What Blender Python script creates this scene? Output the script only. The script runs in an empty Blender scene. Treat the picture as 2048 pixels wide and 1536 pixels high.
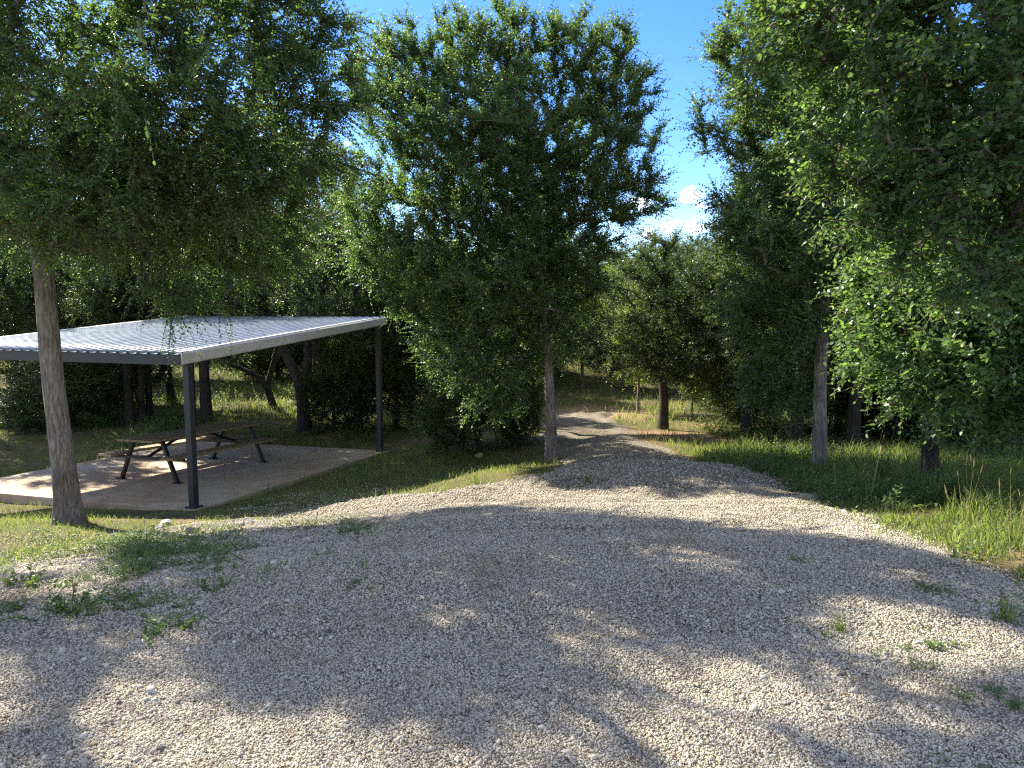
import bpy, math
import numpy as np
from mathutils import Vector, Matrix

sc = bpy.context.scene
COL = sc.collection
R = math.radians
F = 1450.0
PITCH = R(5.9)
EYE = np.array([0.0, 0.0, 1.6])
SUN_EL, SUN_AZ = R(36.5), R(-48)          # azimuth measured from +Y towards +X
SUNV = np.array([math.sin(SUN_AZ) * math.cos(SUN_EL), math.cos(SUN_AZ) * math.cos(SUN_EL), math.sin(SUN_EL)])


def at(u, v, y):
    """a place in the world seen along a sight line, at distance y ahead"""
    c, s = math.cos(PITCH), math.sin(PITCH)
    a, b = (u - 1024) / F, (768 - v) / F
    d = np.array([a, c + b * s, -s + b * c])
    return EYE + d * (y / d[1])


# ------------------------------------------------------------------ terrain
ctrl = [(-6, -3, .1), (0, -3, 0), (6, -3, 0), (0, 0, 0), (-5, 1, .05), (5, 1, .02), (0, 2.5, 0), (-4, 3, 0), (4, 2.5, .02),
        (-10, 3, -.1), (10, 3, 0), (0, 5, -.1), (0, 6.5, -.3), (-12, 8, -.9), (-3.5, 5.5, -.36), (-2.2, 7.5, -.72),
        (-5.6, 10.5, -1.43), (-7.5, 10.3, -1.43), (-9.9, 12, -1.53), (-4.2, 11.2, -1.44), (-3.5, 13.5, -1.53), (-2.5, 16.6, -1.66), (-5, 18, -1.74), (-8, 18.8, -1.78),
        (-11.5, 14, -1.62), (-6, 14, -1.75), (4.9, 8.5, -.55), (9, 9, -.6), (14, 12, -.8), (3.4, 10.0, -.7), (-20, 20, -1.6), (20, 22, -1.4), (-15, 30, -1.5), (15, 34, -1.2), (0, 45, -.9), (-25, 45, -.6), (25, 45, -.6)]
for u, v, y in [(140, 1045, 9.0), (1103, 920, 13.7), (960, 975, 10.5), (1024, 1000, 9), (1300, 1000, 8.5), (1340, 938, 10.2),
                (1240, 888, 14.5), (1200, 850, 19), (1150, 828, 23), (1640, 950, 10.6), (1325, 860, 18.5), (1290, 830, 22), (1200, 790, 28), (1200, 762, 33),
                (605, 862, 20), (415, 845, 21.2), (270, 852, 20.5), (450, 800, 26), (550, 770, 31), (2040, 925, 12), (1600, 875, 16), (1800, 855, 18), (1900, 1085, 5.4), (2040, 1172, 4.1)]:
    ctrl.append(tuple(at(u, v, y)))
ctrl = np.array(ctrl)


def _k(r2):
    return np.where(r2 < 1e-9, 0, r2 * np.log(np.maximum(r2, 1e-9)))


_n = len(ctrl)
_A = np.zeros((_n + 3, _n + 3))
_d2 = ((ctrl[:, None, :2] - ctrl[None, :, :2]) ** 2).sum(-1)
_A[:_n, :_n] = _k(_d2) + np.eye(_n) * 0.6
_A[:_n, _n] = 1
_A[:_n, _n + 1:] = ctrl[:, :2]
_A[_n:, :_n] = _A[:_n, _n:].T
_W = np.linalg.solve(_A, np.concatenate([ctrl[:, 2], np.zeros(3)]))


def vnoise(x, y, scale, seed=0):
    """smooth value noise, vectorised"""
    x = np.asarray(x, float) / scale + 1000.37 + seed * 17.13
    y = np.asarray(y, float) / scale + 1000.71 + seed * 9.77
    xi, yi = np.floor(x).astype(np.int64), np.floor(y).astype(np.int64)
    fx, fy = x - xi, y - yi
    fx, fy = fx * fx * (3 - 2 * fx), fy * fy * (3 - 2 * fy)

    def h(a, b):
        q = (a * 374761393 + b * 668265263 + seed * 974634777) & 0xFFFFFFFF
        q = ((q ^ (q >> 13)) * 1274126177) & 0xFFFFFFFF
        return ((q ^ (q >> 16)) & 0xFFFF) / 32767.5 - 1
    return (h(xi, yi) * (1 - fx) + h(xi + 1, yi) * fx) * (1 - fy) + (h(xi, yi + 1) * (1 - fx) + h(xi + 1, yi + 1) * fx) * fy


def ground(x, y):
    x, y = np.atleast_1d(np.asarray(x, float)), np.atleast_1d(np.asarray(y, float))
    sh = x.shape
    x, y = x.ravel(), y.ravel()
    out = np.empty_like(x)
    for i in range(0, len(x), 40000):
        X, Y = x[i:i + 40000], y[i:i + 40000]
        d2 = (X[:, None] - ctrl[None, :, 0]) ** 2 + (Y[:, None] - ctrl[None, :, 1]) ** 2
        out[i:i + 40000] = _k(d2) @ _W[:_n] + _W[_n] + _W[_n + 1] * X + _W[_n + 2] * Y
    rr = np.hypot(x, y - 14)
    w = np.clip((rr - 24) / 22, 0, 1)
    w = w * w * (3 - 2 * w)
    out = out * (1 - w) + (-1.0 + .012 * np.minimum(rr, 90)) * w
    out += .03 * vnoise(x, y, 1.3, 1) + .012 * vnoise(x, y, .45, 2)
    return out.reshape(sh)


def hit(u, v):
    """where a sight line meets the terrain"""
    ys = np.linspace(1.5, 60, 2400)
    p = at(u, v, 1.0) - EYE
    P = EYE + ys[:, None] * p
    g = ground(P[:, 0], P[:, 1])
    i = int(np.argmax(P[:, 2] < g))
    return P[i]


# ------------------------------------------------------------------ materials
def new_mat(name):
    m = bpy.data.materials.new(name)
    m.use_nodes = True
    nt = m.node_tree
    return m, nt, nt.nodes, nt.links, nt.nodes['Principled BSDF']


def nd(nodes, t, **kw):
    n = nodes.new(t)
    for k, v in kw.items():
        if k.startswith('i_'):
            n.inputs[int(k[2:]) if k[2:].isdigit() else k[2:].replace('_', ' ')].default_value = v
        else:
            setattr(n, k, v)
    return n


def ramp(nodes, stops):
    r = nodes.new('ShaderNodeValToRGB')
    e = r.color_ramp.elements
    while len(e) < len(stops):
        e.new(.5)
    for el, (p, c) in zip(e, stops):
        el.position = p
        el.color = (*c, 1)
    return r


def leaf_mat(name, stops, transl=.38, tcol=(.16, .24, .03), rough=.42, spec=.5):
    m, nt, N, L, P = new_mat(name)
    g = N.new('ShaderNodeNewGeometry')
    r = ramp(N, stops)
    L.new(g.outputs['Random Per Island'], r.inputs[0])
    n1 = nd(N, 'ShaderNodeTexNoise', i_Scale=1.1, i_Detail=2.0)
    tc = N.new('ShaderNodeTexCoord')
    L.new(tc.outputs['Object'], n1.inputs['Vector'])
    hs = nd(N, 'ShaderNodeHueSaturation')
    mr = nd(N, 'ShaderNodeMapRange', i_1=.3, i_2=.7, i_3=.75, i_4=1.3)
    L.new(n1.outputs['Fac'], mr.inputs[0])
    L.new(mr.outputs[0], hs.inputs['Value'])
    L.new(r.outputs[0], hs.inputs['Color'])
    L.new(hs.outputs[0], P.inputs['Base Color'])
    P.inputs['Roughness'].default_value = rough
    P.inputs['Specular IOR Level'].default_value = spec
    t = N.new('ShaderNodeBsdfTranslucent')
    mx = nd(N, 'ShaderNodeMix', data_type='RGBA', blend_type='MULTIPLY')
    mx.inputs[0].default_value = 1
    sc_ = nd(N, 'ShaderNodeMapRange', i_1=0, i_2=1, i_3=.6, i_4=1.5)
    L.new(g.outputs['Random Per Island'], sc_.inputs[0])
    L.new(sc_.outputs[0], mx.inputs[6])
    mx.inputs[7].default_value = (*tcol, 1)
    L.new(mx.outputs[2], t.inputs[0])
    ms = nd(N, 'ShaderNodeMixShader')
    ms.inputs[0].default_value = transl
    L.new(P.outputs[0], ms.inputs[1])
    L.new(t.outputs[0], ms.inputs[2])
    L.new(ms.outputs[0], nt.nodes['Material Output'].inputs[0])
    return m


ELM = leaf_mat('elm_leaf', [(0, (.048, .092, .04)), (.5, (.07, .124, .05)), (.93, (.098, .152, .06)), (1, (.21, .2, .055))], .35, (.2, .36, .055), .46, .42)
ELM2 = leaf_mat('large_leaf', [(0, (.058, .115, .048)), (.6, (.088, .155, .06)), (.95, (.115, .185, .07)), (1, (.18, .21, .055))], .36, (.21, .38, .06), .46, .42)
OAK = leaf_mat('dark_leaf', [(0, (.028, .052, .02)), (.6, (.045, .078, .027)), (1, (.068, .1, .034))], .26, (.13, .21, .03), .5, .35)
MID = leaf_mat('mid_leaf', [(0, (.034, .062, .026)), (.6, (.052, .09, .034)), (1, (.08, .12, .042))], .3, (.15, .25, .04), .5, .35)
BACKLIT = leaf_mat('backlit_leaf', [(0, (.065, .115, .03)), (.6, (.1, .15, .036)), (1, (.15, .18, .045))], .45, (.34, .44, .06), .5, .35)  # paler, brighter leaf: the glow of backlit sun put into the colour
GRASS = leaf_mat('grass_blade', [(0, (.07, .105, .03)), (.45, (.105, .145, .042)), (.8, (.14, .168, .055)), (.93, (.24, .215, .1)), (1, (.35, .29, .17))], .42, (.28, .39, .07), .55, .3)
GRASSDRY = leaf_mat('short_grass', [(0, (.085, .14, .036)), (.45, (.125, .18, .048)), (.75, (.18, .175, .075)), (1, (.33, .26, .15))], .4, (.31, .4, .075), .6, .25)
SEED = leaf_mat('seed_stem', [(0, (.16, .16, .07)), (.5, (.3, .25, .13)), (1, (.42, .35, .21))], .35, (.35, .3, .14), .6, .2)
WEED = leaf_mat('weed_leaf', [(0, (.065, .115, .04)), (.6, (.1, .16, .055)), (1, (.15, .19, .075))], .36, (.26, .37, .07), .5, .35)


DEADLEAF = leaf_mat('dead_leaf', [(0, (.09, .055, .03)), (.6, (.15, .105, .06)), (1, (.24, .19, .11))], .1, (.2, .14, .06), .7, .2)


def bark_mat(name, c0, c1, sc_=1.0, patch=None):
    m, nt, N, L, P = new_mat(name)
    tc = N.new('ShaderNodeTexCoord')
    mp = nd(N, 'ShaderNodeMapping')
    mp.inputs['Scale'].default_value = (1, 1, .16)
    L.new(tc.outputs['Object'], mp.inputs[0])
    n1 = nd(N, 'ShaderNodeTexNoise', i_Scale=42 * sc_, i_Detail=5.0, i_Roughness=.65)
    L.new(mp.outputs[0], n1.inputs['Vector'])
    n2 = nd(N, 'ShaderNodeTexNoise', i_Scale=2.2, i_Detail=4.0)
    L.new(tc.outputs['Object'], n2.inputs['Vector'])
    r1 = ramp(N, [(.32, tuple(x * .42 for x in c0)), (.5, c0), (.7, c1)])
    L.new(n1.outputs['Fac'], r1.inputs[0])
    mx = nd(N, 'ShaderNodeMix', data_type='RGBA', blend_type='MULTIPLY')
    mx.inputs[0].default_value = 1
    L.new(r1.outputs[0], mx.inputs[6])
    r2 = ramp(N, [(.3, (.62, .6, .58)), (.7, (1.2, 1.17, 1.12))])
    L.new(n2.outputs['Fac'], r2.inputs[0])
    L.new(r2.outputs[0], mx.inputs[7])
    out = mx.outputs[2]
    L.new(out, P.inputs['Base Color'])
    b = nd(N, 'ShaderNodeBump', i_Strength=.9, i_Distance=.03)
    L.new(n1.outputs['Fac'], b.inputs['Height'])
    L.new(b.outputs[0], P.inputs['Normal'])
    P.inputs['Roughness'].default_value = .9
    P.inputs['Specular IOR Level'].default_value = .2
    return m


BARK = bark_mat('grey_bark', (.23, .2, .175), (.39, .355, .32))
BARKD = bark_mat('dark_bark', (.06, .052, .045), (.12, .105, .09))
TWIG = bark_mat('twig_bark', (.16, .13, .1), (.26, .22, .18))


def attr_mask(N, name):
    return nd(N, 'ShaderNodeAttribute', attribute_name=name)


def ground_mat():
    m, nt, N, L, P = new_mat('meadow_soil')
    tc = N.new('ShaderNodeTexCoord')
    n1 = nd(N, 'ShaderNodeTexNoise', i_Scale=.9, i_Detail=6.0, i_Roughness=.6)
    n2 = nd(N, 'ShaderNodeTexNoise', i_Scale=28.0, i_Detail=5.0, i_Roughness=.7)
    for n in (n1, n2):
        L.new(tc.outputs['Object'], n.inputs['Vector'])
    r1 = ramp(N, [(.3, (.07, .085, .03)), (.5, (.11, .1, .05)), (.68, (.19, .15, .085))])
    L.new(n1.outputs['Fac'], r1.inputs[0])
    r2 = ramp(N, [(.25, (.45, .45, .42)), (.75, (1.35, 1.3, 1.2))])
    L.new(n2.outputs['Fac'], r2.inputs[0])
    mx = nd(N, 'ShaderNodeMix', data_type='RGBA', blend_type='MULTIPLY')
    mx.inputs[0].default_value = 1
    L.new(r1.outputs[0], mx.inputs[6])
    L.new(r2.outputs[0], mx.inputs[7])
    a = attr_mask(N, 'red_dirt')
    n3 = nd(N, 'ShaderNodeTexNoise', i_Scale=3.5, i_Detail=6.0)
    L.new(tc.outputs['Object'], n3.inputs['Vector'])
    ad = nd(N, 'ShaderNodeMath', operation='MULTIPLY_ADD')
    L.new(n3.outputs['Fac'], ad.inputs[0])
    ad.inputs[1].default_value = 1.6
    ad.inputs[2].default_value = -.8
    ad2 = nd(N, 'ShaderNodeMath', operation='MULTIPLY_ADD', use_clamp=True)
    L.new(a.outputs['Fac'], ad2.inputs[0])
    ad2.inputs[1].default_value = 2.2
    L.new(ad.outputs[0], ad2.inputs[2])
    mul = nd(N, 'ShaderNodeMath', operation='MULTIPLY', use_clamp=True)
    L.new(ad2.outputs[0], mul.inputs[0])
    L.new(a.outputs['Fac'], mul.inputs[1])
    mx2 = nd(N, 'ShaderNodeMix', data_type='RGBA', blend_type='MIX')
    L.new(mul.outputs[0], mx2.inputs[0])
    L.new(mx.outputs[2], mx2.inputs[6])
    mx2.inputs[7].default_value = (.31, .2, .125, 1)
    L.new(mx2.outputs[2], P.inputs['Base Color'])
    b = nd(N, 'ShaderNodeBump', i_Strength=.6, i_Distance=.03)
    L.new(n2.outputs['Fac'], b.inputs['Height'])
    L.new(b.outputs[0], P.inputs['Normal'])
    P.inputs['Roughness'].default_value = .95
    P.inputs['Specular IOR Level'].default_value = .1
    return m


STONE_STOPS = [(0, (.125, .11, .087)), (.16, (.275, .256, .208)), (.42, (.415, .39, .322)), (.75, (.535, .505, .42)), (.93, (.61, .58, .495)), (1, (.43, .32, .18))]


def gravel_mat():
    m, nt, N, L, P = new_mat('crushed_limestone')
    tc = N.new('ShaderNodeTexCoord')
    v = nd(N, 'ShaderNodeTexVoronoi', i_Scale=52.0)
    L.new(tc.outputs['Object'], v.inputs['Vector'])
    sep = N.new('ShaderNodeSeparateColor')
    L.new(v.outputs['Color'], sep.inputs[0])
    r = ramp(N, STONE_STOPS)
    L.new(sep.outputs[0], r.inputs[0])
    r3 = ramp(N, [(.25, (1, 1, 1)), (.75, (.3, .27, .24))])  # darker towards cell edges: shade between stones put into the colour
    L.new(v.outputs['Distance'], r3.inputs[0])
    n1 = nd(N, 'ShaderNodeTexNoise', i_Scale=.8, i_Detail=6.0)
    L.new(tc.outputs['Object'], n1.inputs['Vector'])
    r2 = ramp(N, [(.3, (.5, .46, .41)), (.62, (.78, .75, .7))])  # mottled, and dimmed overall so gaps between loose stones look shaded
    L.new(n1.outputs['Fac'], r2.inputs[0])
    mx = nd(N, 'ShaderNodeMix', data_type='RGBA', blend_type='MULTIPLY')
    mx.inputs[0].default_value = .75
    L.new(r.outputs[0], mx.inputs[6])
    L.new(r3.outputs[0], mx.inputs[7])
    mx2 = nd(N, 'ShaderNodeMix', data_type='RGBA', blend_type='MULTIPLY')
    mx2.inputs[0].default_value = 1
    L.new(mx.outputs[2], mx2.inputs[6])
    L.new(r2.outputs[0], mx2.inputs[7])
    L.new(mx2.outputs[2], P.inputs['Base Color'])
    b = nd(N, 'ShaderNodeBump', i_Strength=1.0, i_Distance=.014)
    b.invert = True
    L.new(v.outputs['Distance'], b.inputs['Height'])
    L.new(b.outputs[0], P.inputs['Normal'])
    P.inputs['Roughness'].default_value = .9
    P.inputs['Specular IOR Level'].default_value = .15
    return m


def stone_mat(name, stops, noise=True):
    m, nt, N, L, P = new_mat(name)
    g = N.new('ShaderNodeNewGeometry')
    r = ramp(N, stops)
    L.new(g.outputs['Random Per Island'], r.inputs[0])
    if noise:
        tc = N.new('ShaderNodeTexCoord')
        n = nd(N, 'ShaderNodeTexNoise', i_Scale=22.0, i_Detail=6.0, i_Roughness=.7)
        L.new(tc.outputs['Object'], n.inputs['Vector'])
        rr = ramp(N, [(.3, (.6, .56, .52)), (.6, (1.05, 1.03, 1))])
        L.new(n.outputs['Fac'], rr.inputs[0])
        mx = nd(N, 'ShaderNodeMix', data_type='RGBA', blend_type='MULTIPLY')
        mx.inputs[0].default_value = 1
        L.new(r.outputs[0], mx.inputs[6])
        L.new(rr.outputs[0], mx.inputs[7])
        L.new(mx.outputs[2], P.inputs['Base Color'])
        b = nd(N, 'ShaderNodeBump', i_Strength=.5, i_Distance=.02)
        L.new(n.outputs['Fac'], b.inputs['Height'])
        L.new(b.outputs[0], P.inputs['Normal'])
    else:
        tc = N.new('ShaderNodeTexCoord')
        n = nd(N, 'ShaderNodeTexNoise', i_Scale=1.3, i_Detail=7.0, i_Roughness=.62, i_Distortion=.5)
        L.new(tc.outputs['Object'], n.inputs['Vector'])
        rr = ramp(N, [(.33, (.8, .75, .69)), (.43, (.95, .93, .9)), (.7, (1.06, 1.05, 1.03))])
        L.new(n.outputs['Fac'], rr.inputs[0])
        mx = nd(N, 'ShaderNodeMix', data_type='RGBA', blend_type='MULTIPLY')
        mx.inputs[0].default_value = 1
        L.new(r.outputs[0], mx.inputs[6])
        L.new(rr.outputs[0], mx.inputs[7])
        L.new(mx.outputs[2], P.inputs['Base Color'])
    P.inputs['Roughness'].default_value = .9
    P.inputs['Specular IOR Level'].default_value = .15
    return m


STONES = stone_mat('gravel_stone', STONE_STOPS, False)
ROCK = stone_mat('white_limestone', [(0, (.55, .53, .49)), (1, (.68, .66, .62))])
ROCKY = stone_mat('tan_limestone', [(0, (.5, .39, .25)), (1, (.56, .45, .3))])
ROCKG = stone_mat('grey_stone', [(0, (.26, .24, .22)), (1, (.34, .32, .29))])


def concrete_mat():
    m, nt, N, L, P = new_mat('dusty_concrete')
    tc = N.new('ShaderNodeTexCoord')
    n1 = nd(N, 'ShaderNodeTexNoise', i_Scale=.55, i_Detail=5.0, i_Distortion=.6)
    n2 = nd(N, 'ShaderNodeTexNoise', i_Scale=60.0, i_Detail=4.0)
    n4 = nd(N, 'ShaderNodeTexNoise', i_Scale=3.0, i_Detail=6.0, i_Roughness=.65)
    for n in (n1, n2, n4):
        L.new(tc.outputs['Object'], n.inputs['Vector'])
    r1 = ramp(N, [(.36, (.5, .43, .32)), (.52, (.47, .37, .245)), (.66, (.41, .28, .165))])
    L.new(n1.outputs['Fac'], r1.inputs[0])
    r4 = ramp(N, [(.3, (.72, .7, .68)), (.65, (1.06, 1.05, 1.03))])
    L.new(n4.outputs['Fac'], r4.inputs[0])
    mx = nd(N, 'ShaderNodeMix', data_type='RGBA', blend_type='MULTIPLY')
    mx.inputs[0].default_value = 1
    L.new(r1.outputs[0], mx.inputs[6])
    L.new(r4.outputs[0], mx.inputs[7])
    L.new(mx.outputs[2], P.inputs['Base Color'])
    b = nd(N, 'ShaderNodeBump', i_Strength=.15, i_Distance=.004)
    L.new(n2.outputs['Fac'], b.inputs['Height'])
    L.new(b.outputs[0], P.inputs['Normal'])
    P.inputs['Roughness'].default_value = .8
    return m


def plain_mat(name, col, rough=.5, metal=0.0, noise=.15, nscale=8.0, stretch=(1, 1, 1), spec=.5, bump=0.0):
    m, nt, N, L, P = new_mat(name)
    tc = N.new('ShaderNodeTexCoord')
    mp = nd(N, 'ShaderNodeMapping')
    mp.inputs['Scale'].default_value = stretch
    L.new(tc.outputs['Object'], mp.inputs[0])
    n = nd(N, 'ShaderNodeTexNoise', i_Scale=nscale, i_Detail=5.0, i_Roughness=.65)
    L.new(mp.outputs[0], n.inputs['Vector'])
    r = ramp(N, [(.25, tuple(c * (1 - noise * 1.6) for c in col)), (.75, tuple(min(1, c * (1 + noise)) for c in col))])
    L.new(n.outputs['Fac'], r.inputs[0])
    L.new(r.outputs[0], P.inputs['Base Color'])
    rm = nd(N, 'ShaderNodeMapRange', i_1=.3, i_2=.7, i_3=max(.05, rough - .08), i_4=min(1, rough + .1))
    L.new(n.outputs['Fac'], rm.inputs[0])
    L.new(rm.outputs[0], P.inputs['Roughness'])
    P.inputs['Metallic'].default_value = metal
    P.inputs['Specular IOR Level'].default_value = spec
    if bump:
        b = nd(N, 'ShaderNodeBump', i_Strength=bump, i_Distance=.005)
        L.new(n.outputs['Fac'], b.inputs['Height'])
        L.new(b.outputs[0], P.inputs['Normal'])
    return m


CONC = concrete_mat()
GALV = plain_mat('galvalume_roof', (.3, .35, .4), .4, .6, .08, 3.0)
TRIM = plain_mat('light_trim_metal', (.6, .575, .52), .5, 0, .08, 4.0)
CHAR = plain_mat('charcoal_steel', (.045, .048, .055), .42, .1, .25, 9.0)
BLACKM = plain_mat('black_steel', (.02, .02, .022), .4, .2, .2, 9.0)
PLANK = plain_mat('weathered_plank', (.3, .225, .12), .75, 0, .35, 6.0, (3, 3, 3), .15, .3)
PLANK_LIT = plain_mat('sunlit_plank', (.42, .31, .18), .6, 0, .25, 6.0, (3, 3, 3), .4, .3)  # lighter copy of the plank: sun on the left bench put into the colour
FLAGM = plain_mat('red_flag', (.5, .06, .04), .6)
WOOD = plain_mat('dead_wood', (.2, .16, .12), .85, 0, .4, 20.0)
SCAR = plain_mat('pale_scar', (.34, .33, .33), .9, 0, .35, 30.0, (1, 1, .25), .2, .5)


# ------------------------------------------------------------------ mesh helpers
def mesh_np(name, V, Fc, mats, mi=None, smooth=False):
    V = np.asarray(V, np.float32)
    me = bpy.data.meshes.new(name)
    groups = Fc if isinstance(Fc, list) else [Fc]
    groups = [np.asarray(g, np.int32) for g in groups if len(g)]
    idx = np.concatenate([g.ravel() for g in groups])
    tot = np.concatenate([np.full(len(g), g.shape[1], np.int32) for g in groups])
    start = np.concatenate([[0], np.cumsum(tot)[:-1]]).astype(np.int32)
    me.vertices.add(len(V))
    me.vertices.foreach_set('co', V.ravel())
    me.loops.add(len(idx))
    me.loops.foreach_set('vertex_index', idx)
    me.polygons.add(len(tot))
    me.polygons.foreach_set('loop_start', start)
    me.polygons.foreach_set('loop_total', tot)
    for m in (mats if isinstance(mats, (list, tuple)) else [mats]):
        me.materials.append(m)
    if mi is not None:
        me.polygons.foreach_set('material_index', np.asarray(mi, np.int32))
    if smooth is True:
        me.polygons.foreach_set('use_smooth', np.ones(len(tot), bool))
    elif smooth is not False:
        me.polygons.foreach_set('use_smooth', np.asarray(smooth, bool))
    me.update(calc_edges=True)
    me.validate()
    return me


def obj(name, me, parent=None):
    o = bpy.data.objects.new(name, me)
    COL.objects.link(o)
    if parent is not None:
        o.parent = parent
    return o


def tag(o, label, cat=None, group=None, kind=None):
    o['label'] = label
    if cat:
        o['category'] = cat
    if group:
        o['group'] = group
    if kind:
        o['kind'] = kind
    return o


def thing(name, loc, label, cat, group=None, rz=0.0):
    o = bpy.data.objects.new(name, None)
    COL.objects.link(o)
    o.location = loc
    o.rotation_euler = (0, 0, rz)
    o.empty_display_size = .2
    return tag(o, label, cat, group)


def copy_thing(o, loc, rz, scale, label, group=None):
    r = o.copy()
    COL.objects.link(r)
    r.location = loc
    r.rotation_euler = (0, 0, rz)
    r.scale = scale if hasattr(scale, '__len__') else (scale,) * 3
    r['label'] = label
    if group:
        r['group'] = group
    for ch in list(o.children):
        c = ch.copy()
        COL.objects.link(c)
        c.parent = r
    return r


class MB:
    """collects boxes and prisms into one mesh"""
    def __init__(s):
        s.v, s.f = [], []

    def hexa(s, pts):
        b = len(s.v)
        s.v += [tuple(p) for p in pts]
        s.f += [tuple(b + i for i in q) for q in ((0, 3, 2, 1), (4, 5, 6, 7), (0, 1, 5, 4), (1, 2, 6, 5), (2, 3, 7, 6), (3, 0, 4, 7))]

    def box(s, c, d):
        x, y, z = c
        a, b, h = (k / 2 for k in d)
        s.hexa([(x - a, y - b, z - h), (x + a, y - b, z - h), (x + a, y + b, z - h), (x - a, y + b, z - h),
                (x - a, y - b, z + h), (x + a, y - b, z + h), (x + a, y + b, z + h), (x - a, y + b, z + h)])

    def bar(s, p, q, w, h, up=(0, 0, 1)):
        p, q = Vector(p), Vector(q)
        d = (q - p).normalized()
        x = d.cross(Vector(up)).normalized()
        u = x.cross(d)
        P = []
        for c in (p, q):
            P += [c - x * w / 2 - u * h / 2, c + x * w / 2 - u * h / 2, c + x * w / 2 + u * h / 2, c - x * w / 2 + u * h / 2]
        s.hexa(P)

    def build(s, name, mat, parent=None, bevel=.004):
        me = bpy.data.meshes.new(name)
        me.from_pydata(s.v, [], s.f)
        me.materials.append(mat)
        me.update()
        o = obj(name, me, parent)
        if bevel:
            import bmesh
            bm = bmesh.new()
            bm.from_mesh(me)
            bmesh.ops.recalc_face_normals(bm, faces=bm.faces)
            bmesh.ops.bevel(bm, geom=list(bm.edges), offset=bevel, segments=2, affect='EDGES', profile=.6)
            bm.to_mesh(me)
            bm.free()
        return o


def unit(a):
    return a / np.maximum(np.linalg.norm(a, axis=-1, keepdims=True), 1e-9)


def tubes(lines, sides=8, rough=0.0, rng=None):
    """tubes along polylines [(points, radii)] -> verts, quads"""
    VV, FF, base = [], [], 0
    for pts, rad in lines:
        pts, rad = np.asarray(pts, float), np.asarray(rad, float)
        n = len(pts)
        s = sides if rad[0] > .02 else max(4, min(5, sides))
        t = unit(np.gradient(pts, axis=0))
        ref = np.array([1.0, .13, 0]) if abs(t[0][2]) > .7 else np.array([0, 0, 1.0])
        a = unit(np.cross(t, ref))
        b = np.cross(t, a)
        th = np.arange(s) * 2 * math.pi / s
        k = np.ones((n, s))
        if rough and rng is not None and rad[0] > .05:
            k = 1 + rough * rng.standard_normal((n, s)) * .5 + rough * rng.standard_normal((1, s))
        ring = pts[:, None] + rad[:, None, None] * k[..., None] * (np.cos(th)[None, :, None] * a[:, None] + np.sin(th)[None, :, None] * b[:, None])
        VV.append(ring.reshape(-1, 3))
        i = np.arange(n - 1)[:, None] * s
        j = np.arange(s)[None]
        j2 = (j + 1) % s
        FF.append((base + np.stack([i + j, i + j2, i + s + j2, i + s + j], -1)).reshape(-1, 4))
        base += n * s
    return np.concatenate(VV), np.concatenate(FF)


def bark_tube(T, TR, rng, seed, sides=56):
    """front trunks: ridged bark, root flare and a few swellings"""
    n = max(60, int(np.linalg.norm(np.diff(T, axis=0), axis=1).sum() / .045))
    q = np.linspace(0, len(T) - 1, n)
    k = np.arange(len(T))
    pts = np.stack([np.interp(q, k, T[:, c]) for c in range(3)], 1)
    for _ in range(6):
        pts[1:-1] = .25 * pts[:-2] + .5 * pts[1:-1] + .25 * pts[2:]
    rad = np.interp(q, k, TR)
    d = np.concatenate([[0], np.cumsum(np.linalg.norm(np.diff(pts, axis=0), axis=1))])
    t = unit(np.gradient(pts, axis=0))
    a = unit(np.cross(t, np.array([1.0, .13, 0])))
    b = np.cross(t, a)
    th = np.arange(sides) * 2 * math.pi / sides
    TH, D = np.meshgrid(th, d)
    cx, cy_ = np.cos(TH), np.sin(TH)
    ang = np.arctan2(cy_, cx) * 1.0
    wob = .05 * np.sin(2 * TH + D * .9 + seed) + .035 * np.sin(3 * TH - D * 1.7 + seed * 2)
    ridge = 1 - np.abs(vnoise(cx * 3.2 + seed, cy_ * 3.2 + D * .55, .42, seed)) * 2
    ridge += .6 * vnoise(cx * 3.2, cy_ * 3.2 + D * 1.6, .2, seed + 1)
    lobes = np.exp(-D / .22) * (.16 + .2 * np.maximum(0, np.cos(4 * TH + seed)) + .1 * np.cos(3 * TH + 2 * seed))
    knots = np.zeros_like(D)
    for _ in range(5):
        k0, k1 = rng.random() * 6.28, .5 + rng.random() * d[-1] * .8
        dt = np.abs((TH - k0 + math.pi) % (2 * math.pi) - math.pi)
        knots += .12 * np.exp(-(dt / .4) ** 2 - ((D - k1) / .09) ** 2)
    rr = rad[:, None] * (1 + wob + lobes + knots + .035 * ridge)
    ring = pts[:, None] + rr[..., None] * (np.cos(th)[None, :, None] * a[:, None] + np.sin(th)[None, :, None] * b[:, None])
    i = np.arange(n - 1)[:, None] * sides
    j = np.arange(sides)[None]
    j2 = (j + 1) % sides
    return ring.reshape(-1, 3), np.stack([i + j, i + j2, i + sides + j2, i + sides + j], -1).reshape(-1, 4)


def smooth_line(pts, n):
    pts = np.asarray(pts, float)
    d = np.concatenate([[0], np.cumsum(np.linalg.norm(np.diff(pts, axis=0), axis=1))])
    t = np.linspace(0, d[-1], n)
    out = np.stack([np.interp(t, d, pts[:, k]) for k in range(pts.shape[1])], 1)
    for _ in range(3):
        out[1:-1] = .25 * out[:-2] + .5 * out[1:-1] + .25 * out[2:]
    return out


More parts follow.
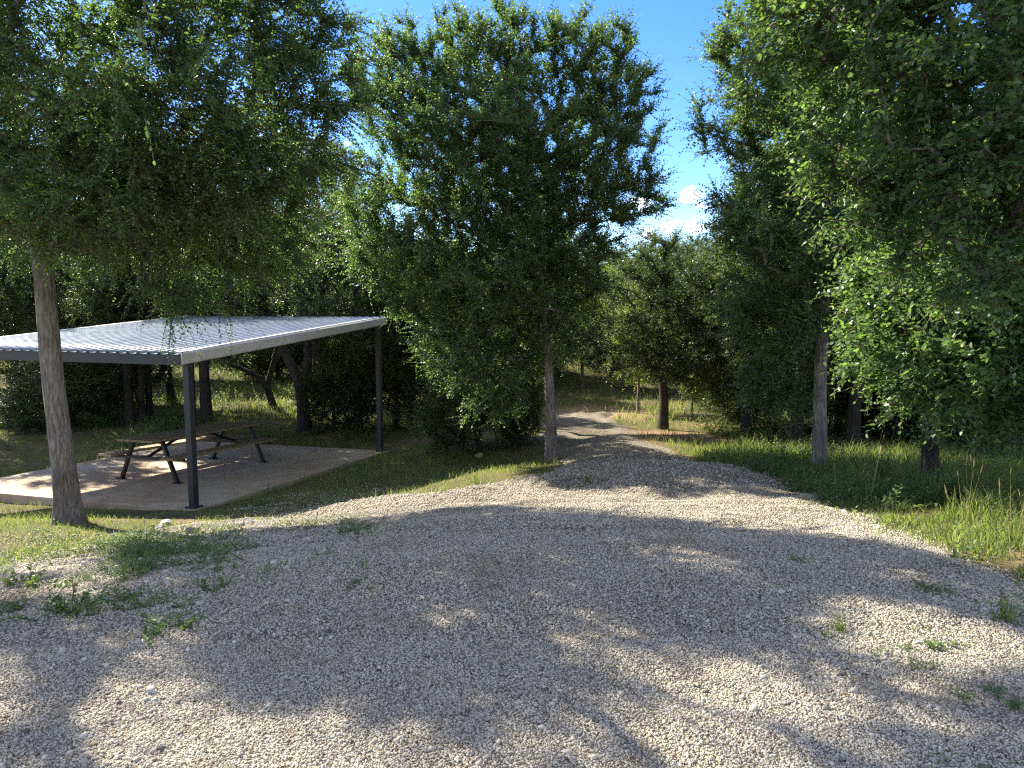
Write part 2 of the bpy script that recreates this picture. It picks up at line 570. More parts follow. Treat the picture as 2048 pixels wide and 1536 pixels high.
def leaf_mesh(base, axis, nrm, ln, wd, hexa=True):
    """leaf blades: base points, unit axes, unit normals, lengths, widths"""
    side = unit(np.cross(axis, nrm))
    nrm = np.cross(side, axis)
    n = len(base)
    l, w = ln[:, None], wd[:, None]
    if hexa:
        tip = base + axis * l
        r1 = base + axis * l * .28 + side * w * .46 + nrm * w * .12
        r2 = base + axis * l * .68 + side * w * .40 + nrm * w * .08 - nrm * l * .03
        l1 = base + axis * l * .28 - side * w * .46 + nrm * w * .12
        l2 = base + axis * l * .68 - side * w * .40 + nrm * w * .08 - nrm * l * .03
        V = np.stack([base, r1, r2, tip - nrm * l * .08, l2, l1], 1).reshape(-1, 3)
        o = np.arange(n)[:, None] * 6
        Fq = np.concatenate([o + np.array([[0, 1, 2, 3]]), o + np.array([[0, 3, 4, 5]])])
        return V, Fq
    V = np.stack([base, base + axis * l * .5 + side * w * .5 + nrm * w * .1, base + axis * l, base + axis * l * .5 - side * w * .5 + nrm * w * .1], 1).reshape(-1, 3)
    o = np.arange(n)[:, None] * 4
    return V, o + np.array([[0, 1, 2, 3]])


def grow(rng, trunk, r0, blobs, ncl, twigs, leaf, spacing, twig_len=(.25, .7), upb=.35, droop=.15, hexa=True,
         crown_from=.45, keep=None, tr_sides=10, limb_start=None, wid=.5, taper=.55, flare=1.35, extra=None, rough=.03, fine=0):
    """trunk polyline + foliage volumes -> (wood verts/faces, crown verts/faces/material index)"""
    T = smooth_line(trunk, 22)
    nt = len(T)
    s = np.linspace(0, 1, nt)
    TR = r0 * (1 - taper * s)
    TR[:4] *= np.array([flare, 1 + (flare - 1) * .45, 1 + (flare - 1) * .15, 1.02])
    pos = [p for p in T]
    par = [max(0, i - 1) for i in range(nt)]
    ok = [k >= crown_from for k in s]
    dirs = list(unit(np.gradient(T, axis=0)))
    # foliage cluster centres
    bl = np.array([b[:6] for b in blobs], float)
    wt = np.array([b[3] * b[4] * b[5] * (b[6] if len(b) > 6 else 1) for b in blobs], float)
    wt /= wt.sum()
    pts = []
    tries = 0
    mind = (np.sum([4.2 * b[3] * b[4] * b[5] for b in blobs]) / ncl) ** (1 / 3) * .55
    while len(pts) < ncl and tries < ncl * 40:
        tries += 1
        b = bl[rng.choice(len(bl), p=wt)]
        d = rng.standard_normal(3)
        d /= np.linalg.norm(d)
        p = b[:3] + d * b[3:6] * rng.random() ** .42
        if keep is not None and not keep(p):
            continue
        if pts and np.min(np.sum((np.array(pts) - p) ** 2, 1)) < mind ** 2:
            continue
        pts.append(p)
    pts = np.array(pts)
    cen = pts.mean(0)
    top = T[int(nt * crown_from)]
    pts = pts[np.argsort(np.linalg.norm(pts - top, axis=1))]
    paths, ends = [], []
    for p in pts:
        P = np.array(pos)
        d = np.linalg.norm(P - p, axis=1)
        cost = d + .9 * np.maximum(0, P[:, 2] - p[2] + .15 * d) + np.where(ok, 0, 1e3)
        i = int(np.argmin(cost))
        a = P[i]
        L = d[i]
        c = a + (dirs[i] * .25 + np.array([0, 0, .22])) * L + rng.standard_normal(3) * .06 * L
        n = max(3, int(L / .28) + 2)
        t = np.linspace(0, 1, n)[:, None]
        q = (1 - t) ** 2 * a + 2 * t * (1 - t) * c + t * t * p
        q[1:-1] += rng.standard_normal((n - 2, 3)) * .025 * min(1, L)
        ids = [i]
        for k in range(1, n):
            pos.append(q[k])
            par.append(ids[-1])
            ok.append(True)
            dd = q[k] - q[k - 1]
            dirs.append(dd / max(1e-6, np.linalg.norm(dd)))
            ids.append(len(pos) - 1)
        paths.append(ids)
        ends.append(q[max(0, n - 4):])
    cnt = np.zeros(len(pos))
    for ids in paths:
        cnt[ids[-1]] += 1
    for i in range(len(pos) - 1, nt - 1, -1):
        cnt[par[i]] += cnt[i]
    P = np.array(pos)
    lines = [(T, TR)]
    for ids in paths:
        rr = np.maximum(.0055, r0 * .85 * (cnt[ids] / max(1, ncl)) ** .5)
        rr[0] = min(rr[0], rr[1] * 1.2)
        rr[-1] = .004
        lines.append((P[ids], rr))
    if fine:
        wv, wf = tubes(lines[1:], tr_sides, rough, rng)
        bv, bf = bark_tube(T, TR, rng, fine)
        wf = np.concatenate([bf, wf + len(bv)])
        wv = np.concatenate([bv, wv])
    else:
        wv, wf = tubes(lines, tr_sides, rough, rng)
    # leafy twigs
    st, dr = [], []
    for e in ends:
        k = rng.poisson(twigs)
        if k == 0:
            continue
        j = rng.integers(0, len(e), k)
        f = rng.random((k, 1))
        j2 = np.minimum(j + 1, len(e) - 1)
        b = e[j] * (1 - f) + e[j2] * f
        ax = e[-1] - e[0]
        ax = ax / max(1e-6, np.linalg.norm(ax))
        o = unit(b - cen)
        d = unit(.55 * ax + .45 * o + np.array([0, 0, upb]) + rng.standard_normal((k, 3)) * .55)
        st.append(b)
        dr.append(d)
    st, dr = np.concatenate(st), np.concatenate(dr)
    L = twig_len[0] + (twig_len[1] - twig_len[0]) * rng.random(len(st)) ** 1.6
    if extra is not None:
        st = np.concatenate([st, extra[0]])
        dr = np.concatenate([dr, extra[1]])
        L = np.concatenate([L, extra[2]])
    return (wv, wf) + sprays(rng, st, dr, L, spacing, leaf, wid, droop, hexa)


def sprays(rng, st, dr, L, spacing, leaf, wid, droop, hexa, flat=.8, stem=1.0, scatter=.3):
    """leafy shoots: start points, directions, lengths -> verts, faces, material index (0 leaf, 1 stem)"""
    m = np.maximum(3, (L / spacing)).astype(int)
    tid = np.repeat(np.arange(len(st)), m)
    k = np.arange(len(tid)) - np.repeat(np.cumsum(m) - m, m)
    sN = (k + .7) / m[tid]
    curve = rng.standard_normal((len(st), 3)) * .12
    dv = np.array([0, 0, -droop])
    bp = st[tid] + dr[tid] * (L[tid] * sN)[:, None] + (dv + curve[tid]) * (L[tid] * sN ** 2)[:, None]
    tg = unit(dr[tid] + 2 * (dv + curve[tid]) * sN[:, None])
    sd0 = unit(np.cross(dr, np.array([.03, .02, 1.0]) + rng.standard_normal((len(st), 3)) * .45))
    sgn = np.where(k % 2 == 0, 1.0, -1.0)[:, None]
    ax = unit(tg * .45 + sd0[tid] * sgn * .9 + rng.standard_normal((len(tid), 3)) * scatter)
    up = unit(np.array([0, 0, flat]) + rng.standard_normal((len(tid), 3)) * .55)
    ln = leaf * (.6 + .65 * rng.random(len(tid))) * (1.1 - .3 * sN)
    lv, lf = leaf_mesh(bp, ax, up, ln, ln * wid, hexa)
    nT = len(st)
    tt = np.array([0, .5, 1.0])
    cp = st[:, None] + dr[:, None] * (L[:, None] * tt)[..., None] + (dv + curve)[:, None] * (L[:, None] * tt ** 2)[..., None]
    e1 = unit(np.cross(dr, np.array([.2, .3, 1.0])))
    e2 = np.cross(dr, e1)
    rr = np.array([.0035, .0025, .001]) * stem
    th = np.arange(3) * 2 * math.pi / 3
    ringv = cp[:, :, None] + rr[None, :, None, None] * (np.cos(th)[None, None, :, None] * e1[:, None, None, :] + np.sin(th)[None, None, :, None] * e2[:, None, None, :])
    sv = ringv.reshape(-1, 3)
    o = len(lv) + np.arange(nT)[:, None, None] * 9
    q = []
    for a in range(2):
        for c in range(3):
            q.append([a * 3 + c, a * 3 + (c + 1) % 3, a * 3 + 3 + (c + 1) % 3, a * 3 + 3 + c])
    sf = (o + np.array(q)[None]).reshape(-1, 4)
    cv = np.concatenate([lv, sv])
    cf = np.concatenate([lf, sf])
    mi = np.concatenate([np.zeros(len(lf), int), np.ones(len(sf), int)])
    return cv, cf, mi


def build_tree(name, base, label, cat, args, leafmat, bark, group=None):
    t = thing(name, tuple(base), label, cat, group)
    wv, wf, cv, cf, mi = grow(**args)
    b = np.asarray(base)
    tr = obj('trunk', mesh_np(name + '_trunk', wv - b, wf, bark, smooth=True), t)
    cr = obj('crown', mesh_np(name + '_crown', cv - b, cf, [leafmat, TWIG], mi), t)
    return t


def pxblob(u, v, y, ru, rv, ry, w=1.0):
    c = at(u, v, y)
    k = y / F
    return (*c, ru * k, ry, rv * k, w)


# ------------------------------------------------------------------ ground sheet
def axis_coords(fine0, fine1, step, far):
    a = list(np.arange(fine0, fine1 + 1e-6, step))
    d, x = step, fine1
    while x < far:
        d *= 1.35
        x += d
        a.append(x)
    d, x = step, fine0
    while x > -far:
        d *= 1.35
        x -= d
        a.insert(0, x)
    return np.array(a)


def grid_mesh(name, xs, ys, zf, mat, mask=None, smooth=True):
    X, Y = np.meshgrid(xs, ys)
    Z = zf(X, Y)
    nx, ny = len(xs), len(ys)
    i = np.arange(ny - 1)[:, None] * nx + np.arange(nx - 1)[None]
    Fq = np.stack([i, i + 1, i + nx + 1, i + nx], -1).reshape(-1, 4)
    V = np.stack([X, Y, Z], -1).reshape(-1, 3)
    if mask is not None:
        mk = mask(X, Y).ravel()
        Fq = Fq[mk[Fq].any(1)]
        used = np.unique(Fq)
        re = np.full(len(V), -1)
        re[used] = np.arange(len(used))
        V, Fq = V[used], re[Fq]
    return mesh_np(name, V, Fq, mat, smooth=smooth)


# outline of the gravel, as seen on the slope
POLY_PX = [(-700, 1270), (-250, 1160), (0, 1130), (120, 1100), (220, 1085), (300, 1064), (400, 1050), (500, 1040), (610, 1022), (710, 1005), (800, 994), (880, 985), (965, 972), (1060, 955), (1130, 940),
           (1090, 912), (1080, 880), (1092, 850), (1100, 829), (1218, 826), (1232, 840), (1262, 862), (1310, 890), (1360, 918), (1400, 932), (1480, 934), (1545, 955),
           (1650, 1003), (1740, 1045), (1830, 1084), (1930, 1128), (2048, 1172), (2300, 1260), (2900, 1500)]
POLY = np.array([hit(u, v)[:2] for u, v in POLY_PX] + [(9, 1.0), (9, -6), (-9, -6), (-9, 2.0)])


def poly_sd(x, y):
    """signed distance to the outline, positive inside"""
    sh = np.shape(x)
    x, y = np.ravel(x), np.ravel(y)
    best = np.full(len(x), 1e9)
    ins = np.zeros(len(x), bool)
    n = len(POLY)
    for i in range(n):
        a, b = POLY[i], POLY[(i + 1) % n]
        e = b - a
        t = np.clip(((x - a[0]) * e[0] + (y - a[1]) * e[1]) / max(1e-9, e @ e), 0, 1)
        best = np.minimum(best, np.hypot(x - a[0] - t * e[0], y - a[1] - t * e[1]))
        c = (a[1] > y) != (b[1] > y)
        xi = a[0] + (y - a[1]) / (b[1] - a[1] if abs(b[1] - a[1]) > 1e-9 else 1e-9) * e[0]
        ins ^= c & (x < xi)
    return np.where(ins, best, -best).reshape(sh)


def gravel_in(x, y):
    d = poly_sd(x, y)
    return d + (.16 + .012 * np.maximum(0, y - 10)) * vnoise(x, y, .5, 5) + .02 * np.maximum(0, y - 11) * vnoise(x, y, 1.3, 15) + .09 * vnoise(x, y, .17, 6) + .05 * vnoise(x, y, .07, 8)


def gravel_z(x, y):
    d = gravel_in(x, y)
    up = np.clip(d * .16, -.06, .05)
    ins = np.clip(d / .6, 0, 1)
    rel = .036 * vnoise(x, y, .9, 11) + .03 * vnoise(x + .5 * y, y * 1.3, .4, 12)
    far = np.clip((y - 6) / 3, 0, 1)
    return ground(x, y) + up + ins * rel * (.5 + .9 * far)


def top(x, y):
    return np.maximum(ground(x, y), gravel_z(x, y))


xs = axis_coords(-16, 16, .2, 900)
ys = axis_coords(-6, 36, .2, 900)
gme = grid_mesh('ground', xs, ys, ground, ground_mat())
co = np.empty(len(gme.vertices) * 3, np.float32)
gme.vertices.foreach_get('co', co)
co = co.reshape(-1, 3)


def dirt_at(x, y):
    a = np.zeros(np.shape(x))
    for u, v, r in [(1290, 872, 1.6), (1340, 868, 1.3), (1230, 826, 1.6), (1165, 822, 1.6), (1260, 880, .8), (1400, 875, 1.2), (1440, 845, 1.4)]:
        c = hit(u, v)
        a = np.maximum(a, np.clip(1.25 - np.hypot((x - c[0]), (y - c[1]) * .75) / r, 0, 1))
    far = np.clip((np.asarray(y) - 42) / 8, 0, 1)
    return np.maximum(a, far * .8)


at_ = gme.attributes.new('red_dirt', 'FLOAT', 'POINT')
at_.data.foreach_set('value', dirt_at(co[:, 0], co[:, 1]).astype(np.float32))
tag(obj('ground', gme), 'sloping meadow soil with thin grass under the trees', 'ground', kind='structure')

gv = grid_mesh('gravel_drive', np.arange(-9, 9, .07), np.arange(-6, 27.5, .07), gravel_z, gravel_mat(), lambda X, Y: gravel_in(X, Y) > -.25)
tag(obj('gravel_drive', gv), 'pale crushed limestone drive running downhill between the trees', 'gravel drive', kind='structure')

# loose stones
rng = np.random.default_rng(5)


def ico():
    t = (1 + 5 ** .5) / 2
    v = np.array([(-1, t, 0), (1, t, 0), (-1, -t, 0), (1, -t, 0), (0, -1, t), (0, 1, t), (0, -1, -t), (0, 1, -t), (t, 0, -1), (t, 0, 1), (-t, 0, -1), (-t, 0, 1)], float)
    f = np.array([(0, 11, 5), (0, 5, 1), (0, 1, 7), (0, 7, 10), (0, 10, 11), (1, 5, 9), (5, 11, 4), (11, 10, 2), (10, 7, 6), (7, 1, 8), (3, 9, 4), (3, 4, 2), (3, 2, 6), (3, 6, 8), (3, 8, 9), (4, 9, 5), (2, 4, 11), (6, 2, 10), (8, 6, 7), (9, 8, 1)])
    return v / np.linalg.norm(v[0]), f


def rand_rot(rng, n):
    q = unit(rng.standard_normal((n, 4)))
    w, x, y, z = q.T
    return np.stack([np.stack([1 - 2 * (y * y + z * z), 2 * (x * y - z * w), 2 * (x * z + y * w)], -1),
                     np.stack([2 * (x * y + z * w), 1 - 2 * (x * x + z * z), 2 * (y * z - x * w)], -1),
                     np.stack([2 * (x * z - y * w), 2 * (y * z + x * w), 1 - 2 * (x * x + y * y)], -1)], 1)


OCT = (np.array([(1, 0, 0), (0, 1, 0), (-1, 0, 0), (0, -1, 0), (0, 0, 1), (0, 0, -1)], float), np.array([(0, 1, 4), (1, 2, 4), (2, 3, 4), (3, 0, 4), (1, 0, 5), (2, 1, 5), (3, 2, 5), (0, 3, 5)]))


def stones(rng, x, y, z, r, small=False):
    iv, fi = OCT if small else ico()
    nv = len(iv)
    n = len(x)
    var = iv[None] * (1.15 if small else 1) * (1 + .13 * rng.standard_normal((60, nv, 1))) + (.17 if small else .1) * rng.standard_normal((60, nv, 3))
    v = var[rng.integers(0, 60, n)]
    v = v * (r[:, None] * np.array([1.1, .97, .82]) * (.85 + .3 * rng.random((n, 3))))[:, None]
    v = np.einsum('nij,nvj->nvi', rand_rot(rng, n), v)
    v[..., 2] *= .85
    v += np.stack([x, y, z], -1)[:, None]
    return v.reshape(-1, 3), (np.arange(n)[:, None, None] * nv + fi[None]).reshape(-1, 3)


def scatter(rng, n, y0, y1, power=1.0, wid=.78, pad=.3):
    y = y0 + (y1 - y0) * rng.random(n) ** power
    x = (rng.random(n) * 2 - 1) * (wid * y + pad)
    return x, y


X, Y, RR = [], [], []
for n, y0, y1, r0, r1, pw in [(150000, 1.9, 3.3, .0027, .0062, .85), (140000, 3.3, 5.4, .0036, .0075, .9), (95000, 5.4, 8.6, .005, .0095, .9), (30000, 8.6, 12.5, .009, .015, 1), (3000, 1.9, 8, .008, .015, .9), (40, 2, 10, .012, .02, 1)]:
    x, y = scatter(rng, n, y0, y1, pw)
    X.append(x)
    Y.append(y)
    RR.append(r0 + (r1 - r0) * rng.random(n) ** 1.6)
X, Y, RR = map(np.concatenate, (X, Y, RR))
g_in = gravel_in(X, Y)
apron = np.exp(-(((X + 2.7) / 1.3) ** 2 + ((Y - 10.4) / 1.3) ** 2)) * (.55 + .6 * vnoise(X, Y, .5, 19))
k = (g_in > .02 * rng.standard_normal(len(X)) - .05 - .3 * rng.random(len(X)) ** 3) | (rng.random(len(X)) < apron)
X, Y, RR = X[k], Y[k], RR[k]
v, f = stones(rng, X, Y, top(X, Y) + RR * .25, RR, True)
tag(obj('gravel', mesh_np('gravel', v, f, STONES)), 'loose grey and cream limestone gravel covering the drive', 'gravel', kind='stuff')
# rougher, paler rubble on the left bank
x = rng.uniform(-4.8, -1.0, 1100)
y = rng.uniform(3.0, 7.6, 1100)
k = (poly_sd(x, y) > -.7) & (x < -1.2 - .25 * (y - 3) + .6 * rng.standard_normal(1100))
x, y = x[k], y[k]
r = .008 + .02 * rng.random(len(x)) ** 4
v, f = stones(rng, x, y, top(x, y) + r * .2, r)
tag(obj('gravel_rubble', mesh_np('gravel_rubble', v, f, STONES)), 'coarser broken white stone scattered on the left bank', 'gravel', kind='stuff')


# ------------------------------------------------------------------ concrete pad, shelter, picnic table
ANG = R(19)
A0 = np.array([-4.80, 10.72])
ZP = -1.40
SL, SW = 5.86, 5.36
u_r = np.array([math.cos(ANG), -math.sin(ANG)])     # to the right along the eave
u_f = np.array([math.sin(ANG), math.cos(ANG)])      # away from the eye
pad = thing('concrete_pad', (A0[0], A0[1], ZP), 'flat tan stained concrete slab under the picnic table', 'concrete slab', rz=-ANG)
b = MB()
b.hexa([(-SW, -.1, -.6), (.08, -.1, -.5), (.08, SL, -.7), (-SW, SL, -.8), (-SW, -.1, -.1), (.08, -.1, 0), (.08, SL, -.2), (-SW, SL, -.3)])
b.build('slab', CONC, pad, .012)

H1, H2 = 2.26, 2.70
SLOPE = (H2 - H1) / SL
sh = thing('picnic_shelter', (A0[0], A0[1], ZP), 'open picnic shelter with sloping ribbed metal roof on dark posts', 'picnic shelter', rz=-ANG)
RW = 5.6


def pad_z(x, y):
    return -.2 * (y + .1) / (SL + .1) + .1 * (x - .08) / (SW + .08)


def rz_(y):
    return H1 + SLOPE * y


for (px_, py_) in [(-.06, .05), (-.06, SL - .1), (-SW + .07, .05), (-SW + .05, SL - .1)]:
    b = MB()
    zb = pad_z(px_, py_)
    b.box((px_, py_, (rz_(py_) + zb) / 2), (.105, .105, rz_(py_) - zb))
    po = b.build('post', CHAR, sh, .006)
    b = MB()
    b.box((px_, py_, zb + .008), (.19, .19, .016))
    for sx in (-1, 1):
        for sy in (-1, 1):
            b.box((px_ + sx * .077, py_ + sy * .077, zb + .024), (.018, .018, .016))
    pb = b.build('base_plate', CHAR, po, .002)
# ribbed roof sheets
prof = []
x = -RW + .02
while x < -.02:
    prof += [(x, 0), (x + .118, 0), (x + .140, .042), (x + .174, .042), (x + .196, 0)]
    x += .2
prof = np.array([p for p in prof if p[0] < .0])
y0, y1 = -.12, SL + .1
rows = []
for yy in np.linspace(y0, y1, 9):
    for dz in (.085, .08):
        rows.append(np.stack([prof[:, 0], np.full(len(prof), yy), rz_(yy) + dz + prof[:, 1]], 1))
V = np.concatenate(rows)
n = len(prof)
i = np.arange(n - 1)
fq = []
for r_ in range(8):
    a, b_ = r_ * 2 * n, (r_ + 1) * 2 * n
    fq.append(np.stack([a + i, a + i + 1, b_ + i + 1, b_ + i], 1))
    fq.append(np.stack([a + n + i, b_ + n + i, b_ + n + i + 1, a + n + i + 1], 1))
fq.append(np.stack([i, n + i, n + i + 1, i + 1], 1))
a = 16 * n
fq.append(np.stack([a + i, a + i + 1, a + n + i + 1, a + n + i], 1))
roof = obj('roof', mesh_np('roof_sheet', V, np.concatenate(fq), GALV), sh)


def slope_extrude(profile, ya, yb):
    """closed (x, z) profile carried up the roof slope"""
    m = len(profile)
    vv = [(p[0], yy, rz_(yy) + p[1]) for yy in (ya, yb) for p in profile]
    ff = [tuple(range(m))[::-1], tuple(range(m, 2 * m))]
    ff += [(j, (j + 1) % m, m + (j + 1) % m, m + j) for j in range(m)]
    return vv, ff


def rake(x0, s, ya, yb, g=0.0):
    pr = [(x0 - s * .10, .128), (x0 - s * .02, .130 + g), (x0 + s * (.035 + g), .095 + g), (x0 + s * (.04 + g), -.035 - g), (x0 + s * .028, -.06), (x0 + s * .012, -.06), (x0 + s * .02, -.03), (x0 + s * .016, .08), (x0 - s * .03, .112), (x0 - s * .10, .118)]
    if s < 0:
        pr = pr[::-1]
    return slope_extrude(pr, ya, yb)


for x0, s_, nm in ((.0, 1, 'rake_trim'), (-RW, -1, 'rake_trim')):
    for ya, yb, g in ((-.15, 3.42, 0.0), (3.38, SL + .13, .003)):
        vv, ff = rake(x0, s_, ya, yb, g)
        me = bpy.data.meshes.new('rake_trim')
        me.from_pydata(vv, [], ff)
        me.materials.append(TRIM)
        obj(nm, me, sh)
b = MB()
b.box((-RW / 2, -.05, H1 - .005), (RW - .02, .06, .165))
b.build('eave_beam', CHAR, sh, .005)
b = MB()
b.box((-RW / 2, SL - .1, H2 - .06), (RW - .06, .08, .11))
b.build('rear_beam', CHAR, sh, .005)
for x0 in (-.05, -SW + .2):
    b = MB()
    b.bar((x0, .02, rz_(.02) - .02), (x0, SL - .15, rz_(SL - .15) - .02), .06, .12)
    b.build('side_beam', CHAR, sh, .004)
for yy in (1.2, 2.35, 3.5, 4.65):
    b = MB()
    b.box((-RW / 2, yy, rz_(yy) + .03), (RW - .1, .05, .085))
    b.build('purlin', CHAR, sh, .003)

ta = R(20.5)
tb = thing('picnic_table', (-6.2, 13.92, ZP - .135), 'long brown picnic table with attached benches on black metal legs', 'picnic table', rz=-ta)
tb.rotation_euler = (R(-1.9), R(-1.0), -ta)
tb.scale = (1.1, 1.14, 1.04)
for k_ in range(5):
    pass
b = MB()
for k_ in range(5):
    b.box((-.31 + .155 * k_, 0, .735), (.148, 2.42, .036))
b.build('table_top', PLANK, tb, .004)
for s_, m_ in ((-1, PLANK_LIT), (1, PLANK)):
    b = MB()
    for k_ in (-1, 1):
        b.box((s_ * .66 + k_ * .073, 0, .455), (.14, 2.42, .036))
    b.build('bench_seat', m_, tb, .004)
for yy in (-1.0, 1.0):
    fr = MB()
    fr.box((0, yy, .414), (1.62, .05, .045))
    fr.box((0, yy, .695), (.74, .05, .042))
    frame = fr.build('cross_frame', BLACKM, tb, .004)
    for s_ in (-1, 1):
        lg = MB()
        lg.bar((s_ * .60, yy + .052, .012), (s_ * .30, yy + .052, .715), .05, .06, (0, 1, 0))
        l = lg.build('leg', BLACKM, tb, .004)
        ft = MB()
        ft.box((s_ * .605, yy + .052, .006), (.16, .12, .012))
        ft.build('foot_plate', BLACKM, l, .002)
for s_ in (-1, 1):
    br = MB()
    br.bar((0, s_ * .97, .42), (0, s_ * .25, .70), .04, .04)
    br.build('brace', BLACKM, tb, .003)


# ------------------------------------------------------------------ trees
def gbase(u, v, y, sink=.06):
    p = at(u, v, y)
    return np.array([p[0], p[1], float(ground(p[0], p[1])[0]) - sink])


def shadow_xy(p, z=-.4):
    t = (p[2] - z) / math.tan(SUN_EL)
    return p[0] - math.sin(SUN_AZ) * t, p[1] - math.cos(SUN_AZ) * t


LIT = [(3.7, 5.4, .9, .9), (4.6, 6.4, .8, .8), (3.3, 18.3, 1.2, .8), (4.6, 20.5, 1.8, .8), (1.9, 8.3, 1.3, .6), (.2, 8.8, .9, .6), (-7.6, 12.9, .9, .6), (-1.0, 12.2, .8, .6), (1.6, 22, 1, .8), (-1.2, 13.8, 1.2, .8), (-.2, 13.9, .7, .8), (-2.2, 13.6, .8, .7), (-1.3, 2.0, .8, .95), (-.3, 2.0, .6, .95), (.6, 2.1, .7, .9), (1.5, 2.3, .6, .9), (-2.2, 2.4, .6, .8), (2.2, 2.9, .5, .9), (2.6, 3.6, .5, .7), (.9, 7.4, .8, .6), (2.2, 7.2, .7, .6)]
_rl = np.random.default_rng(9)


def sunny(p):
    """leaves out growth that would shade the sunlit openings"""
    sx, sy = shadow_xy(p)
    for x, y, r, w in LIT:
        if (sx - x) ** 2 + (sy - y) ** 2 < r * r and _rl.random() < w:
            return False
    if sy < 6.6 and p[2] > 3.8 and p[1] < 10.5:          # high outer growth, thinned in streaks to let sun through to the ground
        al, ac = .743 * sx - .669 * sy, .669 * sx + .743 * sy
        g = vnoise(np.array([al]), np.array([ac]), .8, 61)[0] * .6 + vnoise(np.array([al * .5]), np.array([ac * 2.0]), .75, 62)[0]
        if g > -.12 and _rl.random() < .93:
            return False
    return True


# the big elm left of the shelter
r1 = np.random.default_rng(11)
tb0 = gbase(140, 1045, 9.0)
trunkL = [tb0, at(128, 940, 9.0), at(108, 780, 9.0), at(94, 620, 9.0), at(84, 500, 9.0), at(55, 350, 9.05), at(20, 200, 9.2), at(-10, 40, 9.3), at(-20, -150, 9.3)]
blobsL = [pxblob(90, 130, 8.2, 220, 190, 1.6), pxblob(300, 120, 7.6, 230, 190, 1.5), pxblob(520, 140, 8.6, 140, 120, 1.2, .9), pxblob(640, 190, 8.9, 90, 110, .8, .6),
          pxblob(440, 330, 8.6, 200, 120, 1.4), pxblob(200, 360, 8.2, 240, 140, 1.5), pxblob(610, 310, 8.7, 110, 55, .7, 1.1), pxblob(600, 60, 8.7, 100, 90, .8, 1.0), pxblob(560, 230, 8.8, 110, 80, .9, 1.1), pxblob(110, 425, 8.9, 130, 65, 1.1), pxblob(400, 455, 9.6, 160, 85, 1.2),
          pxblob(330, 575, 8.6, 40, 50, .3, 1.2), pxblob(440, 590, 9.0, 40, 40, .3, 1), pxblob(545, 480, 9.8, 90, 70, .8), pxblob(250, 470, 9.3, 90, 45, .8, .8), pxblob(250, -180, 8, 380, 200, 2.0, .9), (-3.6, 6.3, 5.2, 1.4, 1.3, .9), (-2.4, 7.4, 6.4, 1.6, 1.5, 1.0), (-5.6, 7, 6.2, 1.8, 1.6, 1.2), (-7.7, 8.3, 5.0, 1.4, 1.4, 1.2, .7), (-6.6, 7.0, 4.6, 1.0, 1.0, .8)]
ex = [(285, 20, 3.6), (280, 60, 3.5), (388, 40, 3.9), (60, 200, 4.2), (290, 262, 4.4), (150, 60, 4.2), (330, 620, 8.3), (440, 630, 8.6), (325, 600, 8.3), (450, 600, 8.6), (400, 590, 8.8), (345, 630, 8.4)]
exs = np.array([at(u, v - 25, y) for u, v, y in ex])
exd = unit(np.array([[.15, -.05, -1.0]] * len(ex)) + r1.standard_normal((len(ex), 3)) * .25)
exl = np.array([.22, .24, .2, .2, .2, .2, .45, .45, .4, .35, .35, .4])
tree = build_tree('elm_tree', tb0, 'tall grey barked elm with leaning trunk in front of the picnic shelter', 'tree',
                  dict(rng=r1, trunk=trunkL, fine=3, r0=.128, blobs=blobsL, keep=sunny, ncl=1150, twigs=25, leaf=.043, spacing=.023, wid=.56, twig_len=(.2, .65), upb=.15, droop=.28, crown_from=.5, tr_sides=20, taper=.35, flare=1.3, extra=(exs, exd, exl)), ELM, BARK)

# the elm beside the drive
r2 = np.random.default_rng(23)
mb = gbase(1104, 922, 13.7)
trunkM = [mb, at(1101, 830, 13.7), at(1096, 720, 13.7), at(1088, 600, 13.7), at(1080, 490, 13.7), at(1068, 390, 13.8), at(1050, 300, 13.8)]
blobsM = [pxblob(820, 190, 13.4, 120, 125, 1.2), pxblob(800, 110, 13.5, 70, 60, .7, .9), pxblob(740, 190, 13.4, 50, 90, .6, .8), pxblob(740, 360, 13.3, 60, 90, .8), pxblob(940, 110, 13.6, 100, 90, 1, .9), pxblob(1040, 110, 13.8, 100, 90, 1.1), pxblob(1180, 140, 13.8, 95, 105, 1.0), pxblob(1220, 240, 13.8, 80, 90, .9), pxblob(1230, 380, 13.9, 75, 80, .8), pxblob(950, 300, 13.4, 200, 140, 1.9), pxblob(1160, 340, 13.8, 120, 130, 1.5), pxblob(1020, 260, 13.6, 110, 110, 1.2), pxblob(1060, 400, 13.5, 110, 100, 1.2),
          pxblob(780, 470, 13.4, 100, 120, 1.2), pxblob(940, 520, 13.4, 190, 140, 1.8), pxblob(1110, 530, 13.9, 100, 120, 1.3), pxblob(905, 690, 13.4, 90, 110, 1.0), pxblob(960, 770, 13.6, 100, 90, 1), pxblob(1060, 660, 14, 90, 100, 1.0),
          pxblob(1270, 280, 13.9, 50, 90, .7, .9), pxblob(1280, 180, 13.9, 35, 70, .5, .7), pxblob(1200, 480, 14, 50, 60, .6, .8), pxblob(745, 300, 13.4, 50, 120, .7, .8), pxblob(730, 440, 13.3, 50, 80, .7, .9), pxblob(1290, 390, 13.9, 50, 60, .6, .8), pxblob(1215, 560, 14, 40, 50, .5, .8), pxblob(860, 590, 13.4, 85, 95, .9)]
tree2 = build_tree('elm_tree', mb, 'full rounded elm with slim trunk standing at the left edge of the drive', 'tree',
                   dict(rng=r2, trunk=trunkM, fine=5, r0=.108, blobs=blobsM, keep=sunny, ncl=1550, twigs=25, leaf=.049, wid=.64, spacing=.027, twig_len=(.16, .48), upb=.42, droop=.08, crown_from=.45, tr_sides=16, taper=.72, flare=1.3), ELM, BARK)

